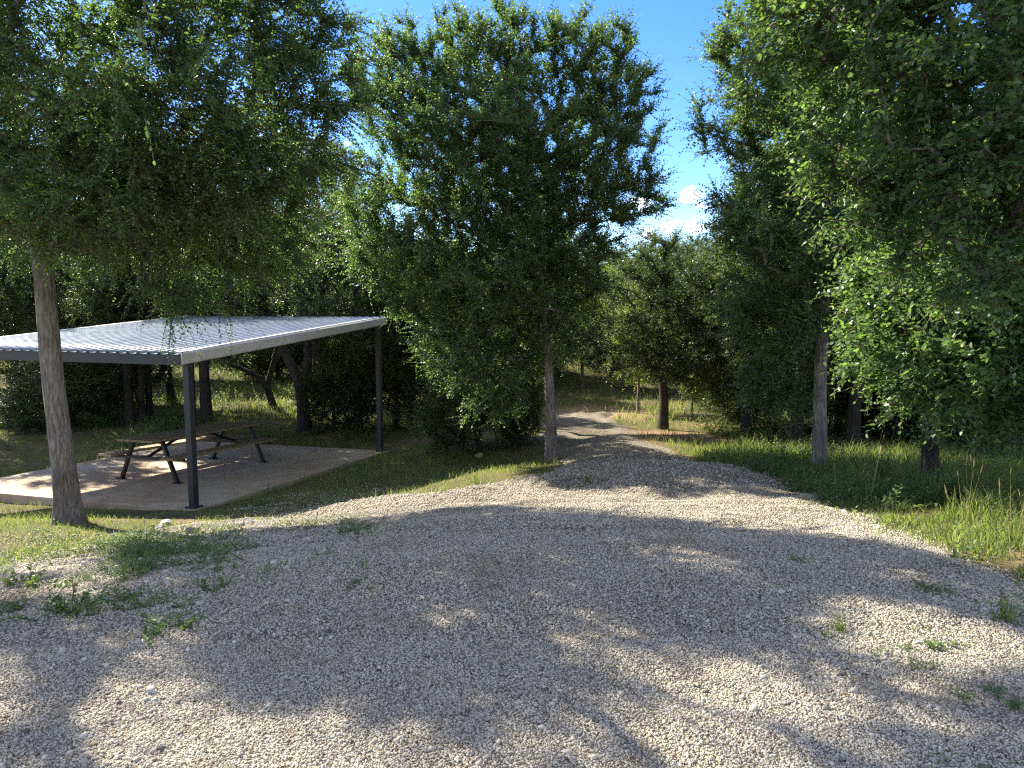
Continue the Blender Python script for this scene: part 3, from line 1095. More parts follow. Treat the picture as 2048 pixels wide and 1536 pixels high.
# the elm on the right verge
r3 = np.random.default_rng(37)
rb = gbase(1638, 945, 10.6)
trunkR = [rb, at(1641, 860, 10.6), at(1638, 760, 10.6), at(1648, 640, 10.6), at(1656, 500, 10.7), at(1660, 350, 10.8), at(1662, 180, 10.8), at(1660, 0, 10.8)]
blobsR = [pxblob(1530, 110, 10.8, 115, 100, 1.2), pxblob(1470, 245, 10.9, 85, 55, .7, .9), pxblob(1480, 440, 10.9, 60, 60, .7, .8), pxblob(1590, 270, 10.6, 130, 120, 1.3), pxblob(1540, 430, 10.8, 110, 90, 1.1), pxblob(1640, 500, 10.4, 110, 110, 1.2),
          pxblob(1560, 620, 11.0, 120, 120, 1.2), pxblob(1560, 770, 11.4, 80, 70, .8), pxblob(1700, 150, 10.8, 140, 170, 1.5), pxblob(1760, 420, 10.8, 140, 170, 1.4), pxblob(1640, -120, 10.6, 160, 110, 1.5), pxblob(1445, 300, 10.9, 35, 25, .3, .9), pxblob(1430, 110, 10.8, 25, 30, .3, .8)]
tree3 = build_tree('elm_tree', rb, 'slim grey elm rising from tall grass at the right edge of the drive', 'tree',
                   dict(rng=r3, trunk=trunkR, fine=7, r0=.1, blobs=blobsR, keep=sunny, ncl=850, twigs=22, leaf=.049, wid=.62, spacing=.027, twig_len=(.16, .5), upb=.35, droop=.12, crown_from=.33, tr_sides=16, taper=.45, flare=1.25), ELM, BARK)

# the low forked tree on the right
r4 = np.random.default_rng(41)
fb = gbase(1862, 950, 8.6)
fb[2] -= .05
trunkF = [fb, at(1862, 890, 8.6), at(1856, 800, 8.6), at(1866, 700, 8.5), at(1880, 560, 8.3), at(1900, 420, 8.2)]
blobsF = [pxblob(1850, 690, 7.0, 150, 120, 1.0), pxblob(1790, 590, 7.2, 90, 80, .8), pxblob(1960, 590, 7.0, 140, 140, 1.1), pxblob(1900, 420, 7.2, 170, 120, 1.1), pxblob(1880, 800, 7.3, 110, 75, .8), pxblob(1760, 740, 7.2, 60, 70, .5), pxblob(2060, 720, 7.2, 110, 130, 1), pxblob(1730, 660, 7.2, 40, 40, .4)]
tree4 = build_tree('elm_tree', fb, 'low broad tree with drooping large leaves and forked dark trunk in the right grass', 'tree',
                   dict(rng=r4, trunk=trunkF, r0=.1, blobs=blobsF, keep=sunny, ncl=460, twigs=20, leaf=.06, spacing=.032, twig_len=(.15, .4), upb=.1, droop=.2, crown_from=.3, tr_sides=14, wid=.6, taper=.4), ELM2, BARKD)

# overhanging tree at the right edge
r5 = np.random.default_rng(53)
nb = gbase(2330, 1050, 5.2)
trunkN = [nb, nb + (0.05, .05, 1.2), nb + (-.05, .1, 2.6), nb + (-.25, .1, 4.2), nb + (-.3, .1, 6.2)]
blobsN = [pxblob(1660, 50, 5.0, 140, 110, .6), pxblob(1840, 90, 4.8, 190, 150, .8), pxblob(1800, 290, 5.0, 150, 110, .7), pxblob(1990, 280, 4.6, 150, 180, .8), pxblob(1745, 400, 5.1, 60, 70, .4), pxblob(1940, 500, 4.9, 120, 100, .6), pxblob(2180, 200, 4.8, 200, 300, 1), pxblob(1560, 0, 5.1, 70, 40, .3), pxblob(1800, -150, 5, 250, 130, 1)]
tree5 = build_tree('elm_tree', nb, 'overhanging tree with large round leaves reaching in above the right verge', 'tree',
                   dict(rng=r5, trunk=trunkN, r0=.17, blobs=blobsN, ncl=480, twigs=20, leaf=.05, spacing=.028, twig_len=(.14, .36), upb=.05, droop=.2, crown_from=.35, tr_sides=14, wid=.62), ELM2, BARK)


# woodland behind: four growth forms, then copies
def proto(seed, trunk, r0, blobs, ncl, leaf, mat, bark, **kw):
    rg = np.random.default_rng(seed)
    a = dict(rng=rg, trunk=trunk, r0=r0, blobs=blobs, ncl=ncl, twigs=17, leaf=leaf * .98, spacing=.044, twig_len=(.25, .75), upb=.25, droop=.15, hexa=False, crown_from=.3, tr_sides=9, wid=.62)
    a.update(kw)
    wv, wf, cv, cf, mi = grow(**a)
    return mesh_np('woodland_trunk', wv, wf, bark, smooth=True), mesh_np('woodland_crown', cv, cf, [mat, TWIG], mi)


PR = {
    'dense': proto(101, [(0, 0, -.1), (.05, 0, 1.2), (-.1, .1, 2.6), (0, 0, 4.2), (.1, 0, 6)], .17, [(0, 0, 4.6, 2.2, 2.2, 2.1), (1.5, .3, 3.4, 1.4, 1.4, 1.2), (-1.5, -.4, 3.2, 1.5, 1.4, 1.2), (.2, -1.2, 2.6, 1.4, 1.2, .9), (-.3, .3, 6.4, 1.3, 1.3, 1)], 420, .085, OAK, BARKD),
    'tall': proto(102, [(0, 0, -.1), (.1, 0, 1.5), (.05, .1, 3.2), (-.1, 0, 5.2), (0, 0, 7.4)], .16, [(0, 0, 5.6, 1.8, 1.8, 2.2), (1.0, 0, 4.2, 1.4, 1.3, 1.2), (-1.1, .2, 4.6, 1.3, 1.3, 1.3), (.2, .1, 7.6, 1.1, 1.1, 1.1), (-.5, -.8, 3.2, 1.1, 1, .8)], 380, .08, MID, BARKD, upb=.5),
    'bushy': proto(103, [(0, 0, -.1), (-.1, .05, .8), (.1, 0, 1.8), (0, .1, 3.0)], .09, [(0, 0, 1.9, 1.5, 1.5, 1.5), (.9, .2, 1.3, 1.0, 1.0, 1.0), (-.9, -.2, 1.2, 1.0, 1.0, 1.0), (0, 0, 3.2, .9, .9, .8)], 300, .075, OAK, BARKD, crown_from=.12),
    'light': proto(104, [(0, 0, -.1), (.03, 0, 1.0), (-.04, .03, 2.2), (.05, 0, 3.6)], .06, [(0, 0, 2.8, 1.0, 1.0, 1.3), (.5, .1, 2.0, .8, .7, .7), (-.5, -.1, 2.2, .7, .7, .8), (0, 0, 4.0, .6, .6, .6)], 150, .08, BACKLIT, BARK, upb=.4),
    'sapling': proto(105, [(0, 0, -.05), (.02, 0, .5), (-.02, .02, 1.1), (.02, 0, 1.8)], .03, [(0, 0, 1.5, .5, .5, .7), (.2, .1, 1.0, .4, .4, .4)], 45, .06, BACKLIT, BARK, twig_len=(.15, .4)),
}


def wood(kind, u, v, y, s, rz, label, group='trees of the woodland behind'):
    p = at(u, v, y)
    z = float(ground(p[0], p[1])[0])
    t = thing('woodland_tree' if kind in ('dense', 'tall') else ('sapling_tree' if kind in ('sapling', 'light') else 'bushy_tree'), (p[0], p[1], z), label, 'tree', group, R(rz))
    t.scale = s if hasattr(s, '__len__') else (s, s, s)
    obj('trunk', PR[kind][0], t)
    obj('crown', PR[kind][1], t)
    return t


WOODS = [
    ('dense', 1325, 860, 18.5, (.78, .78, .68), 20, 'dark spreading tree with black trunk in red dirt right of the drive'),
    ('light', 1275, 830, 22.5, (.8, .8, .85), 0, 'pale green slender tree with twin thin trunks on the sunny grass'),
    ('sapling', 1383, 838, 20.5, .9, 40, 'small thin sapling on the sunny grass right of the black trunk'),
    ('light', 1217, 760, 34, (1.15, 1.15, 1.1), 90, 'yellow green tree on the bank where the drive ends'),
    ('bushy', 960, 885, 15.6, (.75, .75, .8), 30, 'silvery bushy tree under the left side of the drive elm'),
    ('bushy', 1022, 880, 16.5, (.5, .5, .7), 100, 'dark narrow bush beside the stump just left of the drive elm'),
    ('tall', 1070, 872, 18.0, (.6, .6, .75), 140, 'dark trunk just behind the drive elm'),
    ('bushy', 790, 865, 20, (.85, .85, 1.05), 200, 'dark bushy tree behind the far right shelter post'),
    ('dense', 715, 868, 19.5, (.75, .75, .85), 70, 'dark tree behind the right end of the picnic shelter'),
    ('light', 690, 850, 21, (.75, .75, .6), 10, 'sunlit yellow green bushy sapling behind the shelter'),
    ('dense', 415, 845, 21.2, (1.0, 1.0, 1.02), 150, 'thick dark trunked tree behind the picnic table'),
    ('tall', 262, 852, 20.5, (.8, .8, .95), 250, 'first of the clustered dark trunks left of the table'),
    ('tall', 283, 855, 20.8, (.6, .6, .9), 20, 'slim middle trunk of the dark cluster left of the table'),
    ('dense', 300, 850, 21.5, (.62, .62, .9), 310, 'last of the clustered dark trunks left of the table'),
    ('dense', 100, 845, 24.5, (1.1, 1.1, 1.0), 200, 'dark dense tree behind the leaning elm trunk'),
    ('tall', -10, 835, 28, (1.1, 1.1, 1.1), 20, 'dark tall tree in shade at the left end of the woodland'),
    ('tall', -50, 852, 19.5, (.9, .9, .95), 120, 'tall tree at the left edge beyond the corner of the slab'),
    ('tall', 345, 848, 25, (.8, .8, .9), 210, 'slender dark tree in the shade between the trunk cluster and the thick trunk'),
    ('bushy', 150, 855, 20, (.9, .9, .7), 40, 'low dark bush directly behind the leaning elm trunk'),
    ('bushy', 668, 868, 20, (.6, .6, .6), 140, 'small dark bush at the foot of the trees right of the Y shaped tree'),
    ('bushy', 190, 850, 24, (1.3, 1.3, 1.1), 0, 'low shaded bush behind the far left corner of the slab'),
    ('tall', 640, 830, 27, (1.3, 1.3, 1.12), 130, 'tall sunlit tree rising above the shelter roof'),
    ('dense', 820, 830, 26, (1.0, 1.0, .62), 300, 'dense dark tree behind the left half of the drive elm'),
    ('tall', 960, 820, 28, (1.0, 1.0, .6), 200, 'dark woodland tree hidden behind the drive elm'),
    ('dense', 1490, 880, 16.8, (.72, .72, .7), 250, 'low dark tree with branches sweeping the grass beyond the gravel crest'),
    ('tall', 1590, 885, 14.2, (.75, .75, .95), 330, 'dark tree just behind the slim grey elm on the right'),
    ('tall', 1520, 835, 24, (1.1, 1.1, .88), 60, 'tall light topped tree behind the right side clearing'),
    ('dense', 1400, 815, 27, (1.0, 1.0, .8), 110, 'dark tree closing the clearing right of the drive'),
    ('dense', 1708, 905, 13.6, (.75, .75, .85), 170, 'dark trunked tree between the slim elm and the forked tree'),
    ('dense', 1850, 880, 16, (1, 1, 1), 80, 'deep shaded tree behind the drooping large leaved tree'),
    ('tall', 2035, 905, 13.2, (.9, .9, 1.0), 45, 'leaning trunked dark tree at the far right'),
    ('dense', 1760, 840, 22, (1.1, 1.1, 1.1), 15, 'dark tree deep in the right woodland'),
    ('tall', 1310, 795, 36, (1.1, 1.1, .75), 75, 'low dark tree on the far bank behind the black trunk'),
    ('bushy', 1085, 790, 35, (1.0, 1.0, .9), 75, 'dark thicket tree on the far bank left of the drive end'),
    ('dense', 330, 800, 32, (1.2, 1.2, .8), 33, 'far dark tree beyond the shaded meadow behind the table'),
    ('dense', 520, 790, 36, (1.2, 1.2, 1.0), 63, 'far tree beyond the sunny meadow between the forked trunks'),
    ('bushy', 560, 800, 33, (1.3, 1.3, 1.0), 63, 'light bush beyond the forked tree'),
    ('dense', 130, 800, 34, (1.3, 1.3, 1.1), 130, 'far dark tree behind the shaded bush on the left'),
    ('dense', -160, 840, 28, (1.2, 1.2, 1.1), 30, 'dark tree past the left end of the slab'),
    ('dense', 1620, 815, 34, (1.2, 1.2, 1.0), 290, 'far dark tree behind the trunk of the right elm'),
    ('dense', 2200, 860, 20, (1.2, 1.2, 1.2), 290, 'dark tree past the right end of the woodland'),
    ('dense', 870, 790, 39, (1.3, 1.3, .9), 10, 'far tree behind the trunk of the drive elm'),
    ('dense', 800, 800, 38, (1.3, 1.3, .9), 210, 'far tree behind the right end of the shelter roof'),
    ('dense', 1450, 790, 42, (1.4, 1.4, .85), 10, 'far tree closing the clearing'),
    ('dense', 1230, 775, 46, (1.3, 1.3, .8), 10, 'far dark tree on the skyline above the drive end'),
    ('bushy', 60, 790, 40, (2.0, 2.0, 1.5), 10, 'broad far bush filling the gap beyond the left end of the slab'),
    ('bushy', 240, 790, 42, (2.0, 2.0, 1.6), 70, 'broad far bush behind the clustered dark trunks'),
    ('bushy', 430, 780, 42, (2.1, 2.1, 1.5), 130, 'broad far bush behind the thick trunk at the table'),
    ('bushy', 600, 775, 44, (2.1, 2.1, 1.5), 190, 'broad far bush seen through the fork of the Y shaped tree'),
    ('bushy', 740, 780, 34, (1.6, 1.6, 1.4), 250, 'far bush between the Y shaped tree and the rear shelter post'),
    ('bushy', 880, 790, 30, (1.5, 1.5, 1.4), 310, 'dark bush behind the silvery bushy tree'),
    ('bushy', 1010, 785, 32, (1.6, 1.6, 1.5), 20, 'dark far bush left of the trunk of the drive elm'),
    ('bushy', 1340, 780, 40, (2.0, 2.0, 1.4), 80, 'far bush on the bank right of the yellow green tree'),
    ('bushy', 1480, 790, 34, (1.7, 1.7, 1.5), 140, 'dark bush at the back of the sunny clearing'),
    ('bushy', 1600, 800, 30, (1.6, 1.6, 1.5), 200, 'shaded bush behind the slim right elm'),
    ('bushy', 1760, 810, 30, (1.7, 1.7, 1.5), 260, 'shaded bush behind the dark trunk right of the slim elm'),
    ('bushy', 1930, 820, 28, (1.7, 1.7, 1.5), 320, 'shaded bush behind the forked trunk'),
    ('bushy', 2080, 830, 26, (1.7, 1.7, 1.5), 50, 'shaded bush behind the leaning trunk at the far right'),
    ('bushy', 1545, 880, 19, (1.0, 1.0, 1.0), 15, 'dark bush low in the shade left of the slim right elm'),
    ('bushy', 1675, 878, 17.5, (1.0, 1.0, 1.05), 95, 'shaded bush just right of the slim right elm trunk'),
    ('bushy', 1775, 880, 15.8, (.9, .9, .95), 175, 'shaded bush between the slim elm and the drooping tree'),
    ('bushy', 1905, 890, 14.5, (.9, .9, 1.0), 255, 'shaded bush behind the drooping large leaved tree'),
    ('bushy', 2010, 900, 13.6, (.8, .8, .9), 335, 'shaded bush under the leaning trunk at the far right'),
    ('bushy', 1455, 850, 24, (1.1, 1.1, .95), 45, 'dark bush at the shaded rear edge of the sunny clearing'),
    ('light', 1165, 778, 31, (1.3, 1.3, .95), 125, 'yellow green sapling leaning over the end of the drive'),
    ('light', 1243, 778, 30, (1.2, 1.2, .9), 205, 'yellow green sapling on the bank left of the black trunk'),
    ('bushy', 1195, 768, 37, (1.4, 1.4, 1.2), 285, 'bush on the far bank straight beyond the drive'),
    ('bushy', 1275, 772, 38, (1.4, 1.4, 1.2), 5, 'bush on the far bank behind the pale slender tree'),
    ('bushy', 1395, 790, 33, (1.3, 1.3, 1.1), 65, 'bush behind the thin sapling at the rear of the clearing'),
    ('dense', 1180, 760, 60, (1.8, 1.8, 1.0), 50, 'most distant tree glimpsed above the end of the drive'),
]
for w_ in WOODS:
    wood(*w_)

# forked and leaning trees behind the shelter
for seed, base, trunk2, lab in [
    (201, (606, 864, 20), [[(606, 864), (606, 800), (608, 770), (585, 730), (556, 690), (540, 640), (520, 580)], [(608, 772), (617, 740), (618, 700), (608, 640), (600, 560), (590, 480)]], 'black Y shaped forked tree behind the picnic shelter'),
    (202, (545, 825, 24), [[(545, 825), (541, 790), (534, 765), (505, 745), (480, 735), (455, 730)], [(534, 768), (548, 720), (560, 680), (575, 600), (580, 540)]], 'leaning crooked tree in the sunny meadow behind the table')]:
    rg = np.random.default_rng(seed)
    b0 = gbase(*base)
    lines = []
    for j, tl in enumerate(trunk2):
        pts = np.array([at(u, v, base[2]) for u, v in tl])
        if j == 0:
            pts[0] = b0
        pts[:, 1] += rg.standard_normal(len(pts)) * .08
        L_ = smooth_line(pts, 14)
        r_ = np.linspace(.19 if j == 0 else .13, .06, 14)
        if j == 0:
            r_[:2] *= (1.4, 1.1)
        lines.append((L_, r_ * (1 if seed == 201 else .8)))
    tv, tf = tubes(lines, 10, .04, rg)
    t = thing('forked_tree', tuple(b0), lab, 'tree')
    tipA, tipB = lines[0][0][-1], lines[1][0][-1]
    bl = [(*(tipA + (0, 0, .4)), 1.2, 1.2, .8), (*(tipB + (0, 0, .7)), 1.6, 1.6, 1.2), (*((tipA + tipB) / 2 + (0, .3, .8)), 1.6, 1.5, 1.0)]
    wv, wf, cv, cf, mi = grow(rg, [lines[1][0][3], lines[1][0][7], lines[1][0][10], tipB], .1, bl, 170, 8, .08, .055, (.25, .7), .25, .15, False, .4, tr_sides=8)
    o1 = obj('trunk', mesh_np('forked_trunk', np.concatenate([tv, wv]) - b0, np.concatenate([tf, wf + len(tv)]), BARKD, smooth=True), t)
    o2 = obj('crown', mesh_np('forked_crown', cv - b0, cf, [ELM, TWIG], mi), t)


# ------------------------------------------------------------------ grass
def blades(rng, x, y, z, h, w, lean=.35):
    n = len(x)
    a = rng.random(n) * 2 * math.pi
    d = np.stack([np.cos(a), np.sin(a), np.zeros(n)], 1)
    b_ = rng.random(n) * 2 * math.pi
    s = np.stack([np.cos(b_), np.sin(b_), np.zeros(n)], 1) * (w / 2)[:, None]
    p0 = np.stack([x, y, z], 1)
    ln = (lean * (.3 + 1.2 * rng.random(n)) * h)[:, None]
    p1 = p0 + d * ln * .3 + np.array([0, 0, 1.0]) * (h * .55)[:, None]
    p2 = p0 + d * ln + np.array([0, 0, 1.0]) * h[:, None] * (1 - .25 * rng.random(n))[:, None]
    V = np.stack([p0 - s, p0 + s, p1 + s * .75, p1 - s * .75, p2], 1).reshape(-1, 3)
    o = np.arange(n)[:, None] * 5
    return V, [o + np.array([[0, 1, 2, 3]]), o + np.array([[3, 2, 4]])]


def in_pad(x, y, m=.02):
    qx = (x - A0[0]) * u_r[0] + (y - A0[1]) * u_r[1]
    qy = (x - A0[0]) * u_f[0] + (y - A0[1]) * u_f[1]
    return (qx > -SW - m) & (qx < .08 + m) & (qy > -.1 - m) & (qy < SL + m)


rg = np.random.default_rng(77)
# tall verge on the right
y = rg.uniform(2.6, 13, 110000)
x = 2.4 + rg.random(110000) ** 1.15 * (1.2 + .62 * y)
e = -gravel_in(x, y)
k = (e > -.28) & (rg.random(len(x)) < np.clip(.13 + .5 * np.maximum(e, -.2) + .8 * np.maximum(0, e), .02, 1)) & (vnoise(x, y, .35, 31) + .5 * vnoise(x, y, 1.1, 35) > -.42 + .3 * (e < .25))
x, y, e = x[k], y[k], e[k]
h = (.07 + .27 * rg.random(len(x)) ** 1.6) * np.clip(.3 + e * .6, .22, 1.1) * (1 + .4 * vnoise(x, y, .9, 33) + .25 * vnoise(x, y, .3, 34))
v, f = blades(rg, x, y, ground(x, y) - .01, h, .005 + .004 * rg.random(len(x)) + .0004 * y, .5)
tag(obj('tall_grass', mesh_np('tall_grass', v, f, GRASS)), 'tall uncut green grass along the right edge of the gravel', 'grass', kind='stuff')
# taller seeding stems standing above the verge
n = 700
y = rg.uniform(4.2, 12, n)
x = 2.8 + rg.random(n) * (1.0 + .62 * y)
e = -gravel_in(x, y)
k = (e > .12) & (vnoise(x, y, .9, 37) > -.1)
x, y = x[k], y[k]
n = len(x)
z = ground(x, y)
h = .32 + .42 * rg.random(n) ** 1.4
a = rg.random(n) * 6.283
d = np.stack([np.cos(a) * .22, np.sin(a) * .22, np.ones(n)], 1)
tip = np.stack([x, y, z], 1) + d * h[:, None]
sv, sf_ = blades(rg, x, y, z, h, np.full(n, .0035), .01)
sv = sv.reshape(n, 5, 3)
for c_, fr_ in ((2, .55), (3, .55), (4, 1.0)):
    sv[:, c_] = np.stack([x, y, z], 1) + d * (h * fr_)[:, None] + (sv[:, c_] - sv[:, c_].mean(0)) * 0
sv[:, 2, 0] += .0015
sv[:, 3, 0] -= .0015
lv, lf = leaf_mesh(tip - unit(d) * .03, unit(d), unit(rg.standard_normal((n, 3))), .05 + .05 * rg.random(n), np.full(n, .009))
V_ = np.concatenate([sv.reshape(-1, 3), lv])
tag(obj('seeding_grass', mesh_np('seeding_grass', V_, [np.concatenate([sf_[0], lf + n * 5]), sf_[1]], SEED)), 'thin straw coloured seeding stems above the right verge grass', 'grass', kind='stuff')
# short grass under the trees and round the slab
V_, F4, F3, off = [], [], [], 0
for n, y0, y1, h0, h1, wd in [(90000, 5, 16, .035, .13, .0055), (90000, 12, 26, .05, .2, .010), (70000, 20, 48, .1, .38, .02)]:
    x, y = scatter(rg, n, y0, y1, 1.0, .8, 1)
    gi = gravel_in(x, y)
    dk = dirt_at(x, y)
    k = (gi < -.03) & ~in_pad(x, y) & (vnoise(x, y, .8, 41) + .5 * vnoise(x, y, .25, 42) > -.45) & (rg.random(n) > dk * .8) & ~((x > 2.6) & (y < 11) & (gi < -1.2))
    x, y = x[k], y[k]
    h = h0 + (h1 - h0) * rg.random(len(x)) ** 1.8
    v, f = blades(rg, x, y, ground(x, y) - .008, h * (1 + .5 * vnoise(x, y, 2.2, 44)), wd * (.6 + .8 * rg.random(len(x))), .55)
    V_.append(v)
    F4.append(f[0] + off)
    F3.append(f[1] + off)
    off += len(v)
tag(obj('meadow_grass', mesh_np('meadow_grass', np.concatenate(V_), [np.concatenate(F4), np.concatenate(F3)], GRASSDRY)), 'short patchy grass beneath the trees and around the slab', 'grass', kind='stuff')
# thin sprigs of grass coming up through the gravel edge
x, y = scatter(rg, 80000, 3.2, 13, 1.0)
gi = poly_sd(x, y)
left = np.clip((-.6 - x) / 2.2, 0, 1) * (y > 4.2)
near = np.exp(-np.maximum(gi, 0) / .35)
left = np.maximum(left, 1.5 * np.exp(-(((x + 2.6) / 1.5) ** 2 + ((y - 10.6) / 1.6) ** 2)))
k = (gi > -.3) & (rg.random(len(x)) < np.maximum(.6 * near, .5 * left) * (vnoise(x, y, .55, 51) > .12))
x, y = x[k], y[k]
v, f = blades(rg, x, y, top(x, y) - .005, .03 + .1 * rg.random(len(x)) ** 2, .004 + .003 * rg.random(len(x)), .8)
tag(obj('sparse_grass', mesh_np('sparse_grass', v, f, GRASSDRY)), 'thin sprigs of grass coming up through the gravel margin', 'grass', kind='stuff')


# ------------------------------------------------------------------ low green cover and weeds
def weed_geo(rg, n, size, leaf, spread=1.0, wid=.5, upb=.55, spacing=.02):
    a = rg.random(n) * 2 * math.pi
    st = np.stack([np.cos(a) * .02 * spread, np.sin(a) * .02 * spread, np.zeros(n)], 1) + rg.standard_normal((n, 3)) * (.05 * spread, .05 * spread, 0)
    d = unit(np.stack([np.cos(a) * .8, np.sin(a) * .8, upb + .4 * rg.random(n)], 1) + rg.standard_normal((n, 3)) * .15)
    return sprays(rg, st, d, size * (.5 + .7 * rg.random(n)), spacing, leaf, wid, .3, True, 1.2, .7)


rg = np.random.default_rng(88)
st, dr, LL = [], [], []
for u, v, ru, rv, n in [(300, 1135, 90, 45, 620), (200, 1112, 80, 28, 300), (110, 1085, 90, 28, 300), (50, 1055, 90, 24, 260), (400, 1130, 55, 40, 200), (90, 1120, 70, 20, 150), (470, 1085, 60, 14, 90), (620, 1065, 70, 12, 80), (690, 1072, 60, 16, 80), (250, 1085, 90, 14, 90), (340, 1170, 60, 25, 80)]:
    for _ in range(n):
        q = rg.standard_normal(2) * .62
        p = hit(u + q[0] * ru, v + q[1] * rv)
        if vnoise(p[0], p[1], .3, 91)[()] + .5 * vnoise(p[0], p[1], .12, 92)[()] < -.12:
            continue
        st.append((p[0], p[1], float(top(p[0], p[1])[0]) - .005))
        a = rg.random() * 6.283
        dr.append((math.cos(a) * .7, math.sin(a) * .7, .35 + .6 * rg.random()))
        LL.append((.05 + .13 * rg.random()) * (1.5 if n > 500 else 1))
v, f, mi = sprays(rg, np.array(st), unit(np.array(dr)), np.array(LL), .011, .022, .42, .25, True, 1.2, .5)
tag(obj('ground_cover', mesh_np('ground_cover', v, f, [WEED, WEED], mi)), 'feathery low green ground cover spreading over gravel below the leaning elm', 'ground cover', kind='stuff')

st, dr, LL = [], [], []
for x0, x1, y0_, y1_, n, h0, h1 in [(3.5, 8.5, 6.2, 12, 900, .12, .4), (4.5, 12, 11, 20, 700, .2, .6), (-15, -9, 17, 24, 900, .2, .65), (-8.5, 1, 17.5, 24, 800, .15, .5), (-16, -2, 24, 34, 800, .3, .9), (4, 14, 22, 34, 700, .3, .9), (-5, 4, 27, 36, 500, .3, .9), (2.9, 3.9, 3.5, 9, 160, .06, .16)]:
    x = rg.uniform(x0, x1, n)
    y = rg.uniform(y0_, y1_, n)
    k = (vnoise(x, y, 1.4, 71) > .05) & (gravel_in(x, y) < .02) & ~in_pad(x, y, .1)
    x, y = x[k], y[k]
    for xx, yy, zz in zip(x, y, ground(x, y)):
        for _ in range(3):
            a = rg.random() * 6.283
            st.append((xx + .05 * math.cos(a), yy + .05 * math.sin(a), zz - .01))
            dr.append((math.cos(a) * .45, math.sin(a) * .45, .6 + .6 * rg.random()))
            LL.append(h0 + (h1 - h0) * rg.random() ** 1.5)
LL = np.array(LL)
v, f, mi = sprays(rg, np.array(st), unit(np.array(dr)), LL, .03, .05, .5, .2, True, 1.0, .9)
tag(obj('undergrowth', mesh_np('undergrowth', v, f, [WEED, WEED], mi)), 'leafy undergrowth and seedlings standing in the grass beneath the trees', 'undergrowth', kind='stuff')

# fallen leaves
n = 2600
y = rg.uniform(2.2, 18, n)
x = rg.uniform(-1, 1, n) * (.75 * y + .5)
k = (vnoise(x, y, 1.1, 95) > -.1) | in_pad(x, y, 0)
x, y = x[k], y[k]
zz = top(x, y)
pd = in_pad(x, y, -.05)
qx = (x - A0[0]) * u_r[0] + (y - A0[1]) * u_r[1]
qy = (x - A0[0]) * u_f[0] + (y - A0[1]) * u_f[1]
zz = np.where(pd, ZP - .2 * (qy + .1) / (SL + .1) + .1 * (qx - .08) / (SW + .08), zz + .004) + .004
a = rg.random(len(x)) * 6.283
ln = .012 + .016 * rg.random(len(x))
v, f = leaf_mesh(np.stack([x, y, zz], 1), unit(np.stack([np.cos(a), np.sin(a), .12 * rg.standard_normal(len(x))], 1)), unit(np.array([0, 0, 1.0]) + .25 * rg.standard_normal((len(x), 3))), ln, ln * .55)
tag(obj('leaf_litter', mesh_np('leaf_litter', v, f, DEADLEAF)), 'small brown fallen leaves lying on gravel and concrete', 'fallen leaves', kind='stuff')

WP = []
for sd, n, size, leaf, wid, upb, sp in [(1, 16, .13, .03, .6, .8, .013), (2, 20, .17, .02, .45, .6, .011), (3, 11, .1, .036, .55, .5, .016)]:
    v, f, mi = weed_geo(np.random.default_rng(300 + sd), n, size, leaf, 1, wid, upb, sp)
    WP.append(mesh_np('weed', v, f, [WEED, WEED], mi))
rg2 = np.random.default_rng(310)
n = 46
v, f = blades(rg2, rg2.standard_normal(n) * .03, rg2.standard_normal(n) * .03, np.zeros(n), .12 + .2 * rg2.random(n), np.full(n, .006), .7)
TUFT = mesh_np('grass_tuft', v, f, GRASS)
WEEDS = [
    (330, 1292, 0, 1.15, 'broad leafed dark green weed alone in the shaded gravel'), (130, 1240, 1, 1.5, 'wide feathery weed clump low on the left gravel bank'), (155, 1238, 0, 1.1, 'leafy weed growing out of the wide feathery clump'),
    (240, 1215, 0, .9, 'leafy weed above the lone broad leafed weed'), (45, 1185, 0, 1.2, 'upright leafy weed at the left edge of the gravel'), (110, 1195, 2, 1.0, 'flat leaved weed right of the upright edge weed'),
    (25, 1245, 2, 1.2, 'flat weed at the left edge near white rubble'), (310, 1235, 1, .9, 'pale feathery weed below the big ground cover patch'), (365, 1238, 2, .8, 'small flat weed in brown litter among the gravel'),
    (495, 1110, 1, .9, 'feathery weed right of the ground cover patch'), (460, 1070, 1, 1.0, 'feathery weed beside the pale rocks'), (720, 1188, 2, .7, 'tiny weed sprig in open shaded gravel'), (700, 1075, 1, 1.2, 'feathery weed patch on the gravel in line with the table post'),
    (615, 1070, 2, .9, 'flat weed left of the far feathery patch'), (950, 968, 3, 1.0, 'tall pale grass tuft on gravel before the drive elm'), (1175, 965, 3, .7, 'small grass tuft where the gravel drops past the elm'), (885, 992, 3, .5, 'low grass tuft at the gravel edge left of the tall tuft'),
    (1860, 1310, 2, .9, 'small weed on the right gravel in streaked shade'), (1995, 1430, 2, 1.0, 'flat leafy weed near the lower right gravel'), (1850, 1195, 1, .8, 'sparse weed on the gravel by the right verge'), (2010, 1270, 3, .8, 'thin grass tuft right of the streaked gravel'),
    (1600, 1135, 1, .5, 'tiny feathery weed midway across the bright gravel'), (330, 1010, 3, .8, 'seeding grass tuft in front of the shelter post'), (520, 1010, 3, .9, 'grass tuft at the slab edge right of the near post'), (1810, 1010, 1, 2.6, 'bushy green weed at the edge of the right verge'), (1790, 1000, 0, 2.2, 'leafy tall weed at the crest of the right verge'),
    (1940, 1000, 3, 1.9, 'tall seeding grass clump deep in the right verge'), (1670, 935, 3, 1.5, 'grass clump at the foot of the slim right elm'), (960, 1010, 2, .5, 'tiny weed on the bright gravel below the tall tuft')]
rw = np.random.default_rng(17)
